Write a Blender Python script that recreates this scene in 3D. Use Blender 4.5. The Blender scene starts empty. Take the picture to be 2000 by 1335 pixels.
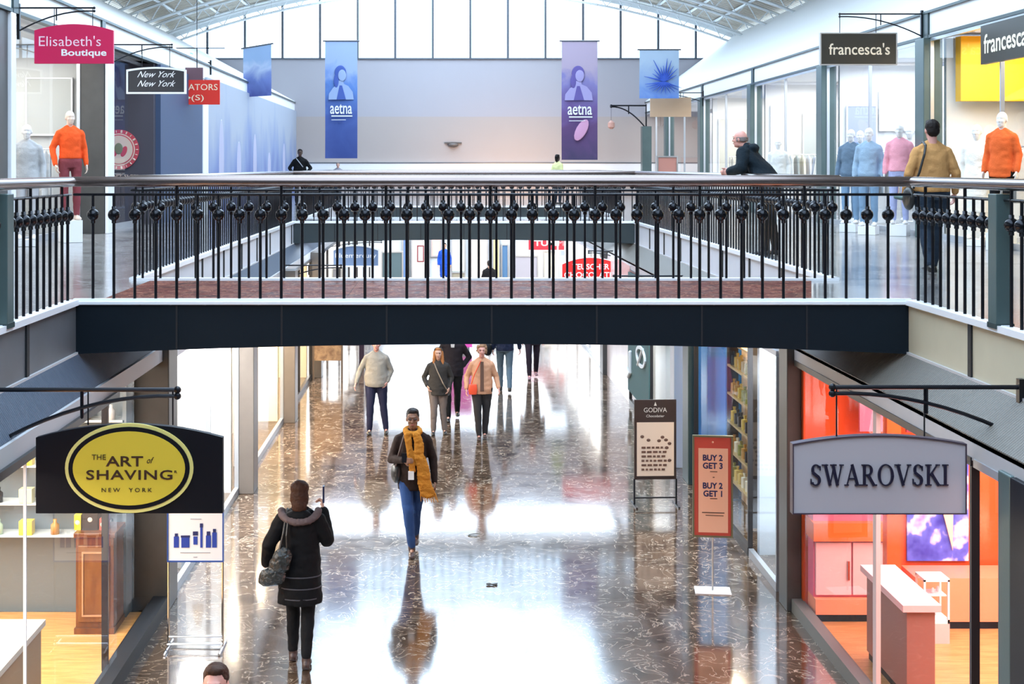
import bpy, math, random
from mathutils import Vector, Matrix, Euler, noise
random.seed(7)
scene = bpy.context.scene
COL = scene.collection
PI = math.pi
# ---------------------------------------------------------------- camera
F = 2780.0            # focal length in pixels of a 2000 px wide frame
VX, VY = 868.0, 326.0 # vanishing point of the mall's axis
ZC = 4.8              # eye height over the lower floor
ZU = 3.6              # upper floor level
camd = bpy.data.cameras.new('camera'); cam = bpy.data.objects.new('camera', camd); COL.objects.link(cam)
cam.location = (0, 0, ZC); cam.rotation_euler = (PI/2, 0, 0)
camd.sensor_width = 36; camd.lens = F/2000*36
camd.shift_x = (1000-VX)/2000; camd.shift_y = -(667.5-VY)/2000
camd.clip_end = 400
scene.camera = cam
# ---------------------------------------------------------------- world and view
w = bpy.data.worlds.new('world'); scene.world = w; w.use_nodes = True
bg = w.node_tree.nodes['Background']; bg.inputs[0].default_value = (0.58, 0.78, 1.0, 1); bg.inputs[1].default_value = 5.0
vs = scene.view_settings
vs.view_transform = 'Standard'; vs.look = 'None'; vs.gamma = 1; vs.use_curve_mapping = False; vs.exposure = 0.06
cy = scene.cycles
cy.max_bounces = 7; cy.diffuse_bounces = 3; cy.glossy_bounces = 4; cy.transparent_max_bounces = 16; cy.transmission_bounces = 4
cy.caustics_reflective = False; cy.caustics_refractive = False; cy.sample_clamp_indirect = 4.0
def area(name, loc, rot, sx, sy, power, col=(1, 1, 1), portal=False, spread=None):
    l = bpy.data.lights.new(name, 'AREA'); l.shape = 'RECTANGLE'; l.size = sx; l.size_y = sy
    l.energy = power; l.color = col
    if portal: l.cycles.is_portal = True
    if spread: l.spread = spread
    o = bpy.data.objects.new(name, l); COL.objects.link(o); o.location = loc; o.rotation_euler = rot
    return o
# daylight: end window portal, plus an area lamp replacing sky above the crown
area('end_window_portal', (0.35, 59.2, 11.0), (-PI/2, 0, 0), 22.5, 3.8, 1, portal=True)
area('daylight_roof', (0.35, 27.5, 12.9), (0, 0, 0), 10.0, 60, 2800, (0.86, 0.93, 1.0))
# ---------------------------------------------------------------- helpers
def X_(x, D): return (x-VX)*D/F
def Z_(y, D): return ZC-(y-VY)*D/F
def tag(o, label=None, cat=None, group=None, kind=None):
    if label: o['label'] = label
    if cat: o['category'] = cat
    if group: o['group'] = group
    if kind: o['kind'] = kind
    return o
def empty(name, loc=(0, 0, 0), rz=0.0, label=None, cat=None, group=None):
    o = bpy.data.objects.new(name, None); COL.objects.link(o)
    o.location = loc; o.rotation_euler = (0, 0, rz); o.empty_display_size = .1
    return tag(o, label, cat, group)
def dup(root, loc=None, rz=None, label=None, group=None):
    def cp(o, p):
        c = o.copy(); COL.objects.link(c)
        if p: c.parent = p
        for ch in list(o.children): cp(ch, c)
        return c
    r = cp(root, None)
    if loc is not None: r.location = loc
    if rz is not None: r.rotation_euler = (0, 0, rz)
    if label: r['label'] = label
    if group: r['group'] = group
    return r
class MB:
    def __init__(s): s.v = []; s.f = []
    def add(s, vs, fs):
        n = len(s.v); s.v += [tuple(v) for v in vs]; s.f += [tuple(i+n for i in f) for f in fs]; return s
    def box(s, x0, x1, y0, y1, z0, z1):
        x0, x1 = sorted((x0, x1)); y0, y1 = sorted((y0, y1)); z0, z1 = sorted((z0, z1))
        return s.add([(x0,y0,z0),(x1,y0,z0),(x1,y1,z0),(x0,y1,z0),(x0,y0,z1),(x1,y0,z1),(x1,y1,z1),(x0,y1,z1)],
                     [(0,3,2,1),(4,5,6,7),(0,1,5,4),(1,2,6,5),(2,3,7,6),(3,0,4,7)])
    def cap(s, p0, p1, r0, r1=None, n=12, h=3, flat=False):
        """tapered bar with round (or flat) ends"""
        r1 = r0 if r1 is None else r1
        p0 = Vector(p0); p1 = Vector(p1); a = (p1-p0)
        if a.length < 1e-6: a = Vector((0, 0, 1e-4))
        a = a.normalized()
        u = a.orthogonal().normalized(); w_ = a.cross(u)
        rings = []
        if flat: rings = [(p0, r0), (p1, r1)]
        else:
            for i in range(h):
                t = -PI/2+(i+.6)*PI/2/h; rings.append((p0+a*r0*math.sin(t), r0*math.cos(t)))
            rings += [(p0, r0), (p1, r1)]
            for i in range(h-1, -1, -1):
                t = PI/2-(i+.6)*PI/2/h; rings.append((p1+a*r1*math.sin(t), r1*math.cos(t)))
        vs = []; fs = []
        for c, r in rings:
            for k in range(n):
                t = 2*PI*k/n; vs.append(c+u*math.cos(t)*r+w_*math.sin(t)*r)
        m = len(rings)
        for i in range(m-1):
            for k in range(n):
                fs.append((i*n+k, i*n+(k+1) % n, (i+1)*n+(k+1) % n, (i+1)*n+k))
        fs.append(tuple(reversed(range(n)))); fs.append(tuple(range((m-1)*n, m*n)))
        return s.add(vs, fs)
    def tube(s, pts, r, n=8):
        for a, b in zip(pts, pts[1:]): s.cap(a, b, r, r, n, 2)
        return s
    def ell(s, c, r, rot=(0, 0, 0), n=16, m=10):
        R = Euler(rot).to_matrix(); c = Vector(c); vs = []; fs = []
        for i in range(1, m):
            t = PI*i/m
            for k in range(n):
                p = 2*PI*k/n
                vs.append(c+R@Vector((r[0]*math.sin(t)*math.cos(p), r[1]*math.sin(t)*math.sin(p), -r[2]*math.cos(t))))
        for i in range(m-2):
            for k in range(n): fs.append((i*n+k, i*n+(k+1) % n, (i+1)*n+(k+1) % n, (i+1)*n+k))
        b = len(vs); vs.append(c+R@Vector((0, 0, -r[2]))); vs.append(c+R@Vector((0, 0, r[2])))
        for k in range(n):
            fs.append((b, (k+1) % n, k)); fs.append((b+1, (m-2)*n+k, (m-2)*n+(k+1) % n))
        return s.add(vs, fs)
    def loft(s, rings, n=20, pw=2.0):
        """rings: (cx, cy, z, rx, ry)"""
        vs = []; fs = []
        for cx, cy_, z, rx, ry in rings:
            for k in range(n):
                t = 2*PI*k/n; c, d = math.cos(t), math.sin(t)
                q = (abs(c)**pw+abs(d)**pw)**(-1/pw)
                vs.append((cx+rx*c*q, cy_+ry*d*q, z))
        m = len(rings)
        for i in range(m-1):
            for k in range(n): fs.append((i*n+k, i*n+(k+1) % n, (i+1)*n+(k+1) % n, (i+1)*n+k))
        fs.append(tuple(reversed(range(n)))); fs.append(tuple(range((m-1)*n, m*n)))
        return s.add(vs, fs)
    def prism(s, pts, d, y0, y1=None):
        """outline pts (x,z) swept along y from y0 to y1 (counter-clockwise seen from -y)"""
        y1 = y0+d if y1 is None else y1
        n = len(pts)
        vs = [(x, y0, z) for x, z in pts]+[(x, y1, z) for x, z in pts]
        fs = [tuple(range(n)), tuple(reversed(range(n, 2*n)))]
        for k in range(n): fs.append((k, k+n, (k+1) % n+n, (k+1) % n))
        return s.add(vs, fs)
    def ring(s, outer, inner, y0, y1):
        n = len(outer)
        vs = [(x, y0, z) for x, z in outer]+[(x, y0, z) for x, z in inner]+[(x, y1, z) for x, z in outer]+[(x, y1, z) for x, z in inner]
        fs = []
        for k in range(n):
            j = (k+1) % n
            fs += [(k, j, n+j, n+k), (2*n+k, 3*n+k, 3*n+j, 2*n+j), (k, 2*n+k, 2*n+j, j), (n+k, n+j, 3*n+j, 3*n+k)]
        return s.add(vs, fs)
    def mesh(s, name):
        me = bpy.data.meshes.new(name); me.from_pydata(s.v, [], s.f); me.update(); return me
    def build(s, name, mat, parent=None, smooth=False, bevel=0, **kw):
        me = s.mesh(name); me.materials.append(mat)
        if smooth: me.shade_smooth()
        o = bpy.data.objects.new(name, me); COL.objects.link(o)
        if parent: o.parent = parent
        if bevel:
            b = o.modifiers.new('b', 'BEVEL'); b.width = bevel; b.segments = 2; b.limit_method = 'ANGLE'
        if kw: tag(o, **kw)
        return o
def blend(name, mb, mat, parent, voxel=.009, smooth=3, wrinkle=0, wscale=9, xf=None):
    """melt overlapping closed shapes into one continuous skin"""
    me = mb.mesh('tmp'); o = bpy.data.objects.new('tmp', me); COL.objects.link(o)
    r = o.modifiers.new('r', 'REMESH'); r.mode = 'VOXEL'; r.voxel_size = voxel
    if smooth:
        q = o.modifiers.new('s', 'SMOOTH'); q.factor = .5; q.iterations = smooth
    dg = bpy.context.evaluated_depsgraph_get()
    nm = bpy.data.meshes.new_from_object(o.evaluated_get(dg)); nm.name = name
    bpy.data.objects.remove(o); bpy.data.meshes.remove(me)
    if wrinkle:
        ns = [v.normal.copy() for v in nm.vertices]
        for v, n_ in zip(nm.vertices, ns):
            p = v.co
            a = noise.noise(Vector((p.x*wscale, p.y*wscale, p.z*wscale*1.6)))+.5*noise.noise(p*wscale*2.3)
            v.co += n_*wrinkle*a
    nm.materials.clear(); nm.materials.append(mat); nm.shade_smooth()
    ob = bpy.data.objects.new(name, nm); COL.objects.link(ob)
    if parent: ob.parent = parent
    return ob
# ---------------------------------------------------------------- materials
def mat(name, col, rough=.5, metal=0, emit=0, bump=0, bscale=30, var=0, vscale=3, spec=.5, ecol=None, coat=0):
    m = bpy.data.materials.new(name); m.use_nodes = True; nt = m.node_tree; b = nt.nodes['Principled BSDF']
    c4 = (*col, 1); b.inputs['Base Color'].default_value = c4; b.inputs['Roughness'].default_value = rough
    b.inputs['Metallic'].default_value = metal; b.inputs['Specular IOR Level'].default_value = spec
    if coat: b.inputs['Coat Weight'].default_value = coat
    if emit:
        b.inputs['Emission Color'].default_value = (*(ecol or col), 1); b.inputs['Emission Strength'].default_value = emit
    if bump or var:
        tc = nt.nodes.new('ShaderNodeTexCoord')
        nz = nt.nodes.new('ShaderNodeTexNoise'); nz.inputs['Scale'].default_value = bscale; nz.inputs['Detail'].default_value = 4
        nt.links.new(tc.outputs['Object'], nz.inputs['Vector'])
        if bump:
            bp = nt.nodes.new('ShaderNodeBump'); bp.inputs['Strength'].default_value = bump; bp.inputs['Distance'].default_value = .02
            nt.links.new(nz.outputs['Fac'], bp.inputs['Height']); nt.links.new(bp.outputs['Normal'], b.inputs['Normal'])
        if var:
            n2 = nt.nodes.new('ShaderNodeTexNoise'); n2.inputs['Scale'].default_value = vscale; n2.inputs['Detail'].default_value = 3
            nt.links.new(tc.outputs['Object'], n2.inputs['Vector'])
            mx = nt.nodes.new('ShaderNodeMix'); mx.data_type = 'RGBA'
            mx.inputs['A'].default_value = (*[c*(1-var) for c in col], 1); mx.inputs['B'].default_value = (*[min(1, c*(1+var)) for c in col], 1)
            nt.links.new(n2.outputs['Fac'], mx.inputs['Factor']); nt.links.new(mx.outputs['Result'], b.inputs['Base Color'])
    return m
def ramp(nt, stops):
    r = nt.nodes.new('ShaderNodeValToRGB'); e = r.color_ramp.elements
    while len(e) > len(stops): e.remove(e[-1])
    while len(e) < len(stops): e.new(.5)
    for k, (p, c) in zip(e, stops): k.position = p; k.color = (*c, 1)
    return r
def marble(name, dark, mid, vein, rough=.09, scale=1.0, veinw=.035, ior=1.55):
    m = bpy.data.materials.new(name); m.use_nodes = True; nt = m.node_tree; b = nt.nodes['Principled BSDF']
    tc = nt.nodes.new('ShaderNodeTexCoord'); mp = nt.nodes.new('ShaderNodeMapping'); mp.inputs['Scale'].default_value = (scale,)*3
    nt.links.new(tc.outputs['Object'], mp.inputs['Vector'])
    n1 = nt.nodes.new('ShaderNodeTexNoise'); n1.inputs['Scale'].default_value = 1.1; n1.inputs['Detail'].default_value = 9; n1.inputs['Distortion'].default_value = .8
    nt.links.new(mp.outputs[0], n1.inputs['Vector'])
    r1 = ramp(nt, [(.32, dark), (.55, mid), (.75, dark)]); nt.links.new(n1.outputs['Fac'], r1.inputs[0])
    n2 = nt.nodes.new('ShaderNodeTexNoise'); n2.inputs['Scale'].default_value = 1.7; n2.inputs['Detail'].default_value = 7; n2.inputs['Distortion'].default_value = 1.6
    nt.links.new(mp.outputs[0], n2.inputs['Vector'])
    sub = nt.nodes.new('ShaderNodeMath'); sub.operation = 'SUBTRACT'; sub.inputs[1].default_value = .5; nt.links.new(n2.outputs['Fac'], sub.inputs[0])
    ab = nt.nodes.new('ShaderNodeMath'); ab.operation = 'ABSOLUTE'; nt.links.new(sub.outputs[0], ab.inputs[0])
    r2 = ramp(nt, [(0, (1, 1, 1)), (veinw*.25, (.5, .5, .5)), (veinw, (0, 0, 0))]); nt.links.new(ab.outputs[0], r2.inputs[0])
    mx = nt.nodes.new('ShaderNodeMix'); mx.data_type = 'RGBA'; mx.inputs['B'].default_value = (*vein, 1)
    nt.links.new(r2.outputs[0], mx.inputs['Factor']); nt.links.new(r1.outputs[0], mx.inputs['A'])
    # tile joints
    br = nt.nodes.new('ShaderNodeTexBrick'); br.offset = 0; br.inputs['Scale'].default_value = 1.0
    br.inputs['Brick Width'].default_value = .9; br.inputs['Row Height'].default_value = .9; br.inputs['Mortar Size'].default_value = .004
    br.inputs['Color1'].default_value = (1, 1, 1, 1); br.inputs['Color2'].default_value = (.85, .85, .85, 1); br.inputs['Mortar'].default_value = (.35, .35, .35, 1)
    nt.links.new(tc.outputs['Object'], br.inputs['Vector'])
    mm = nt.nodes.new('ShaderNodeMix'); mm.data_type = 'RGBA'; mm.blend_type = 'MULTIPLY'; mm.inputs['Factor'].default_value = 1
    nt.links.new(mx.outputs['Result'], mm.inputs['A']); nt.links.new(br.outputs['Color'], mm.inputs['B'])
    nt.links.new(mm.outputs['Result'], b.inputs['Base Color'])
    # uneven polish
    rr = nt.nodes.new('ShaderNodeMapRange'); rr.inputs['To Min'].default_value = rough*.6; rr.inputs['To Max'].default_value = rough*1.7
    nt.links.new(n1.outputs['Fac'], rr.inputs['Value']); nt.links.new(rr.outputs[0], b.inputs['Roughness'])
    b.inputs['IOR'].default_value = ior
    n3 = nt.nodes.new('ShaderNodeTexNoise'); n3.inputs['Scale'].default_value = 2.2; n3.inputs['Detail'].default_value = 2
    nt.links.new(tc.outputs['Object'], n3.inputs['Vector'])
    bp = nt.nodes.new('ShaderNodeBump'); bp.inputs['Strength'].default_value = .02; bp.inputs['Distance'].default_value = .02
    nt.links.new(n3.outputs['Fac'], bp.inputs['Height']); nt.links.new(bp.outputs['Normal'], b.inputs['Normal'])
    return m
def glass(name, tint=(1, 1, 1), refl=1.0):
    m = bpy.data.materials.new(name); m.use_nodes = True; nt = m.node_tree; nt.nodes.clear()
    out = nt.nodes.new('ShaderNodeOutputMaterial'); t = nt.nodes.new('ShaderNodeBsdfTransparent'); t.inputs[0].default_value = (*tint, 1)
    g = nt.nodes.new('ShaderNodeBsdfGlossy'); g.inputs['Roughness'].default_value = .01; g.inputs[0].default_value = (.95, .98, 1, 1)
    fr = nt.nodes.new('ShaderNodeFresnel'); ge = nt.nodes.new('ShaderNodeNewGeometry'); io = nt.nodes.new('ShaderNodeMapRange')
    io.inputs['To Min'].default_value = 1.45; io.inputs['To Max'].default_value = 1/1.45
    nt.links.new(ge.outputs['Backfacing'], io.inputs['Value']); nt.links.new(io.outputs[0], fr.inputs['IOR'])
    mu = nt.nodes.new('ShaderNodeMath'); mu.operation = 'MULTIPLY'; mu.inputs[1].default_value = refl; mu.use_clamp = True
    mx = nt.nodes.new('ShaderNodeMixShader'); nt.links.new(fr.outputs[0], mu.inputs[0]); nt.links.new(mu.outputs[0], mx.inputs[0])
    nt.links.new(t.outputs[0], mx.inputs[1]); nt.links.new(g.outputs[0], mx.inputs[2]); nt.links.new(mx.outputs[0], out.inputs[0])
    return m
def ribbed(name, col, axis, pitch, rough=.5, depth=.6, dark=.45):
    """fine parallel ribs running across the given axis"""
    m = bpy.data.materials.new(name); m.use_nodes = True; nt = m.node_tree; b = nt.nodes['Principled BSDF']
    tc = nt.nodes.new('ShaderNodeTexCoord'); wv = nt.nodes.new('ShaderNodeTexWave'); wv.bands_direction = axis
    wv.inputs['Scale'].default_value = .314/pitch
    nt.links.new(tc.outputs['Object'], wv.inputs['Vector'])
    r = ramp(nt, [(0, tuple(c*dark for c in col)), (.45, col)]); nt.links.new(wv.outputs['Fac'], r.inputs[0])
    nt.links.new(r.outputs[0], b.inputs['Base Color']); b.inputs['Roughness'].default_value = rough
    bp = nt.nodes.new('ShaderNodeBump'); bp.inputs['Strength'].default_value = depth; bp.inputs['Distance'].default_value = pitch*.4
    nt.links.new(wv.outputs['Fac'], bp.inputs['Height']); nt.links.new(bp.outputs['Normal'], b.inputs['Normal'])
    return m
def wood(name, a, b_, rough=.35, scale=(1, 12, 1), plank=0):
    m = bpy.data.materials.new(name); m.use_nodes = True; nt = m.node_tree; b = nt.nodes['Principled BSDF']
    tc = nt.nodes.new('ShaderNodeTexCoord'); mp = nt.nodes.new('ShaderNodeMapping'); mp.inputs['Scale'].default_value = scale
    nz = nt.nodes.new('ShaderNodeTexNoise'); nz.inputs['Scale'].default_value = 2.5; nz.inputs['Detail'].default_value = 6; nz.inputs['Distortion'].default_value = .5
    nt.links.new(tc.outputs['Object'], mp.inputs[0]); nt.links.new(mp.outputs[0], nz.inputs['Vector'])
    r = ramp(nt, [(.35, a), (.65, b_)]); nt.links.new(nz.outputs['Fac'], r.inputs[0])
    nt.links.new(r.outputs[0], b.inputs['Base Color']); b.inputs['Roughness'].default_value = rough
    return m
M = {}
M['floor'] = marble('brown polished marble', (.035, .020, .012), (.10, .060, .036), (.45, .38, .30), rough=.085, scale=1.9, veinw=.022, ior=4.0)
M['upfloor'] = marble('grey polished stone', (.16, .15, .15), (.28, .27, .26), (.5, .48, .46), rough=.13, scale=.7, veinw=.02, ior=2.0)
M['redmarble'] = marble('red brown marble', (.035, .008, .007), (.12, .030, .022), (.36, .16, .10), rough=.45, scale=3.2, veinw=.04, ior=1.12)
M['navy'] = mat('dark beam colour with shade', (.007, .012, .018), .6, spec=.12, bump=.05, bscale=8, var=.25, vscale=1.3)  # near beam: the shade on its unlit front is put into this colour
M['beam_haze'] = mat('beam colour with haze', (.028, .042, .048), .5, var=.2)  # farther beams: distance haze is mixed into the colour
M['seam'] = mat('black joint', (.004, .005, .008), .6)
M['rail'] = mat('polished dark bronze handrail', (.20, .16, .15), .22, .9)
M['iron'] = mat('blackened iron', (.012, .013, .018), .32, .6)
M['ironball'] = mat('blackened iron ball', (.013, .014, .018), .22, .7)
M['teal'] = mat('grey green metal paint', (.085, .13, .13), .35, .2, bump=.03, bscale=40, var=.15)
M['tealdark'] = mat('dark green metal paint', (.035, .06, .062), .35, .2)
M['pillar'] = mat('charcoal stone', (.055, .055, .053), .35, var=.3, vscale=4)
M['pillarl'] = mat('warm grey stone', (.11, .095, .085), .35, var=.2, vscale=4)
M['fascia'] = mat('pale grey fascia paint', (.60, .62, .68), .45, var=.06)
M['cream'] = mat('warm lit fascia colour', (.50, .46, .34), .5, var=.10)  # right fascia near the viewer, its warm light put into the colour
M['slate'] = mat('shaded fascia colour', (.10, .11, .125), .5, var=.2)  # left fascia near the viewer, darkened in colour for the shade there
M['edge'] = mat('white trim paint', (.82, .84, .88), .3)
M['white'] = mat('white paint', (.85, .86, .87), .5)
M['ledge'] = mat('silver grey trim', (.48, .48, .50), .4, .1)
M['ribL'] = ribbed('ribbed blue grey metal', (.075, .10, .145), 'Y', .035)
M['ribR'] = ribbed('ribbed grey metal', (.15, .135, .115), 'Y', .035)
M['deck'] = ribbed('corrugated roof deck', (.56, .47, .36), 'Y', .30, depth=1, dark=.6)
M['truss'] = mat('white steel', (.80, .84, .86), .4)
M['mullion'] = mat('dark grey window bar', (.10, .11, .13), .4, .3)
M['glass'] = glass('shop glass', (1, 1, 1), .45)
M['sky_glass'] = glass('window glass', (.98, .99, 1), .5)
M['black'] = mat('black lacquer', (.004, .005, .009), .45, spec=.2)
M['chrome'] = mat('chrome tube', (.75, .77, .80), .12, 1)
M['steel'] = mat('brushed steel', (.5, .5, .5), .3, 1)
def paint(n, c, r=.45, **k):
    if n not in M: M[n] = mat(n, c, r, **k)
    return M[n]
SKIN = {k: mat('skin '+k, c, .5, bump=.05, bscale=60) for k, c in dict(light=(.62, .36, .27), pink=(.68, .33, .27), brown=(.20, .09, .05), dark=(.06, .03, .02), tan=(.45, .24, .16)).items()}
def cloth(n, c, r=.85, bump=.3, bs=45): return paint(n, c, r, spec=.2, bump=bump, bscale=bs, var=.12, vscale=6)
# ---------------------------------------------------------------- lettering
def text(body, cx, cz, width, height, y, mt, parent, name='lettering', depth=.006, shear=0, bold=0, face=(0, 0, 0), spacing=1.0):
    """raised letters facing the viewer (-y); cx, cz is their middle"""
    cu = bpy.data.curves.new('t', 'FONT'); cu.body = body; cu.size = 1; cu.extrude = .5; cu.shear = shear; cu.offset = bold
    cu.align_x = 'CENTER'; cu.space_character = spacing; cu.resolution_u = 3
    o = bpy.data.objects.new('t', cu); COL.objects.link(o)
    me = bpy.data.meshes.new_from_object(o.evaluated_get(bpy.context.evaluated_depsgraph_get())); bpy.data.objects.remove(o); bpy.data.curves.remove(cu)
    xs = [v.co.x for v in me.vertices]; ys = [v.co.y for v in me.vertices]
    x0, x1, y0, y1 = min(xs), max(xs), min(ys), max(ys)
    sx = width/(x1-x0); sz = height/(y1-y0)
    for v in me.vertices:
        x, y_, z = v.co
        v.co = (cx+(x-(x0+x1)/2)*sx, y-z*depth, cz+(y_-(y0+y1)/2)*sz)
    me.materials.clear(); me.materials.append(mt); me.name = name
    ob = bpy.data.objects.new(name, me); COL.objects.link(ob); ob.parent = parent
    return ob
def serif_text(word, x0, x1, z0, z1, y, mt, parent, depth=.01, name='lettering'):
    """roman capitals: thick downstrokes, thin cross strokes, bracketed serifs"""
    T, t, sf = .15, .055, .05
    mb = MB()
    def line(p, q, w_):
        (a, b), (c, d) = p, q; L = math.hypot(c-a, d-b); nx, nz = -(d-b)/L*w_/2, (c-a)/L*w_/2
        return [(a-nx, b-nz), (c-nx, d-nz), (c+nx, d+nz), (a+nx, b+nz)]
    def arc(cx_, cz_, rx, rz, a0, a1, n=16):
        out = []; inn = []
        for i in range(n+1):
            a = math.radians(a0+(a1-a0)*i/n); w_ = t+(T-t)*abs(math.cos(a))
            out.append((cx_+rx*math.cos(a), cz_+rz*math.sin(a))); inn.append((cx_+(rx-w_)*math.cos(a), cz_+(rz-t-(w_-t)*.15)*math.sin(a)))
        return [[out[i], out[i+1], inn[i+1], inn[i]] for i in range(n)]
    def ser(x, z, w_=.17): return [(x-w_, z-sf/2), (x+w_, z-sf/2), (x+w_, z+sf/2), (x-w_, z+sf/2)]
    G = {
     'W': (1.15, [line((.14, 1), (.40, 0), T), line((.40, 0), (.62, 1), t), line((.55, 1), (.80, 0), T), line((.80, 0), (1.02, 1), t), ser(.12, .975), ser(.58, .975), ser(1.02, .975, .12)]),
     'A': (.90, [line((.16, 0), (.44, 1), t), line((.43, 1), (.74, 0), T), line((.24, .33), (.62, .33), t), ser(.14, .025, .12), ser(.75, .025)]),
     'R': (.85, [line((.2, 0), (.2, 1), T)]+arc(.38, .74, .27, .26, -90, 90)+[line((.2, .972), (.40, .972), t), line((.2, .51), (.40, .51), t), line((.40, .5), (.72, 0), T), ser(.2, .025), ser(.16, .975, .12), ser(.76, .025, .12)]),
     'O': (1.0, arc(.5, .5, .43, .52, 0, 360, 36)),
     'V': (.88, [line((.14, 1), (.45, 0), T), line((.44, 0), (.74, 1), t), ser(.14, .975), ser(.76, .975, .12)]),
     'K': (.90, [line((.2, 0), (.2, 1), T), line((.28, .48), (.68, 1), t), line((.36, .58), (.76, 0), T), ser(.2, .025), ser(.2, .975), ser(.70, .975, .12), ser(.78, .025, .12)]),
     'I': (.42, [line((.21, 0), (.21, 1), T), ser(.21, .025), ser(.21, .975)]),
     'S': (.72, arc(.36, .745, .25, .265, 30, 250, 18)+arc(.34, .265, .28, .275, 70, -150, 18)+[line((.17, .63), (.50, .40), T), line((.58, .72), (.58, .93), t), line((.09, .08), (.09, .32), t)]),
    }
    tot = sum(G[c][0] for c in word); k = (x1-x0)/tot; h = z1-z0; cx_ = x0
    for j, c in enumerate(word):
        for pi, poly in enumerate(G[c][1]):
            P = [(cx_+px*k, z0+pz*h) for px, pz in poly]
            ar = sum(P[i][0]*P[(i+1) % 4][1]-P[(i+1) % 4][0]*P[i][1] for i in range(4))
            if ar < 0: P.reverse()
            mb.prism(P, depth, y-depth-pi*.00012, y)
        cx_ += G[c][0]*k
    return mb.build(name, mt, parent)
# ================================================================ THE SETTING
XL, XR = -3.3, 4.15          # edges of the open well
WL, WR = -3.05, 3.78         # lower shop fronts
UL, UR = -6.1, 8.2           # upper shop fronts
YB = -6.0                    # behind the viewer
YE = 58.0
def struct(mb, name, m, label, smooth=False, bevel=0): return mb.build(name, m, None, smooth, bevel, label=label, kind='structure')
struct(MB().box(-9, 11, YB, 60.2, -.2, 0), 'floor', M['floor'], 'polished brown veined marble floor of the lower concourse')
# bridges and side walkways ------------------------------------------------
BR = [(12.63, 15.12), (30.8, 33.3), (43.0, YE)]
def slab_side(x0, x1, side):
    struct(MB().box(x0, x1, YB, YE, 3.30, ZU), 'floor', M['upfloor'], 'grey polished stone floor of the upper %s walkway' % side)
slab_side(-12, XL, 'left'); slab_side(XR, 14, 'right')
def bridge(y0, y1, i, floor_mat):
    mb = MB()
    n = 24; sag = .09
    pts = []
    for k in range(n+1):
        u = k/n; pts.append((XL+(XR-XL)*u, 3.14+sag*4*u*(1-u)))
    outline = pts+[(XR, 3.575), (XL, 3.575)]
    mb.prism(outline, 0, y0, y1)
    b = mb.build('bridge_beam', M['navy'] if i == 'nearest' else M['beam_haze'], None, label='dark slate blue bridge beam with a gently arched underside, %s of the bridges' % i, kind='structure')
    jb = MB()
    x = X_(345, 12.63)
    while x < XR:
        if x > XL+.1:
            u = (x-XL)/(XR-XL); jb.box(x-.008, x+.008, y0-.004, y0, 3.15+sag*4*u*(1-u), 3.57)
        x += .932
    jb.build('joint', M['seam'], b)
    struct(MB().box(XL, XR, y0, y1, 3.575, ZU), 'floor', floor_mat, 'stone deck of the %s bridge' % i)
    struct(MB().box(XL, XR, y0-.02, y0+.05, 3.582, ZU+.006), 'trim_1', M['edge'], 'white nosing strip along the near edge of the %s bridge' % i)
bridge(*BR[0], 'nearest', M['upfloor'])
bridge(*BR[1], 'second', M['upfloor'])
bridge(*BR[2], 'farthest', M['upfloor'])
# red marble inlay of the near bridge
struct(MB().add([(-3.1, 12.8, ZU+.004), (3.3, 12.8, ZU+.004), (3.88, 15.05, ZU+.004), (-3.1, 15.05, ZU+.004)], [(0, 1, 2, 3)]), 'floor', M['redmarble'], 'red brown marble inlay across the near bridge deck')
struct(MB().box(-3.1, 3.9, 15.0, 15.10, ZU, ZU+.03), 'trim_2', M['edge'], 'pale strip along the far edge of the near bridge')
# walkway edges ---------------------------------------------------------------
def walkway_edge(side, y0, y1, facade, rib, nm):
    s = -1 if side == 'left' else 1
    xe = XL if s < 0 else XR; xw = WL if s < 0 else WR
    # vertical fascia panels
    struct(MB().box(xe, xe+s*-.03, y0, y1, 3.16, 3.58), 'trim_3', facade, 'panelled fascia under the %s walkway edge, %s stretch' % (side, nm))
    struct(MB().box(xe+s*.05, xe-s*.06, y0, y1, 3.575, 3.625), 'trim_4', M['edge'], 'white kerb along the %s walkway edge, %s stretch' % (side, nm))
    struct(MB().box(xe+s*.05, xe-s*.05, y0, y1, 3.12, 3.16), 'trim_5', M['ledge'], 'thin ledge below the %s fascia, %s stretch' % (side, nm))
    db = MB(); yy = y0+.35
    while yy < y1:
        db.box(xe-s*.031, xe-s*.045, yy-.035, yy+.035, 3.16, 3.575); yy += 1.865
    struct(db, 'trim_6', M['seam'], 'dark dividers between the %s fascia panels, %s stretch' % (side, nm))
    # ribbed cove leaning back to the shop header
    xa, za, xb, zb = xe-s*.05, 3.10, xw, 2.83
    if s < 0: xb = WL-.03
    y1 += 2.5
    q = [(xa, y0, za), (xa, y1, za), (xb, y1, zb), (xb, y0, zb), (xa, y0, za+.04), (xa, y1, za+.04), (xb, y1, zb+.04), (xb, y0, zb+.04)]
    struct(MB().add(q, [(0, 1, 2, 3), (7, 6, 5, 4), (0, 4, 5, 1), (2, 6, 7, 3)]), 'ceiling', rib, 'ribbed metal cove over the lower %s shops, %s stretch' % (side, nm))
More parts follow.
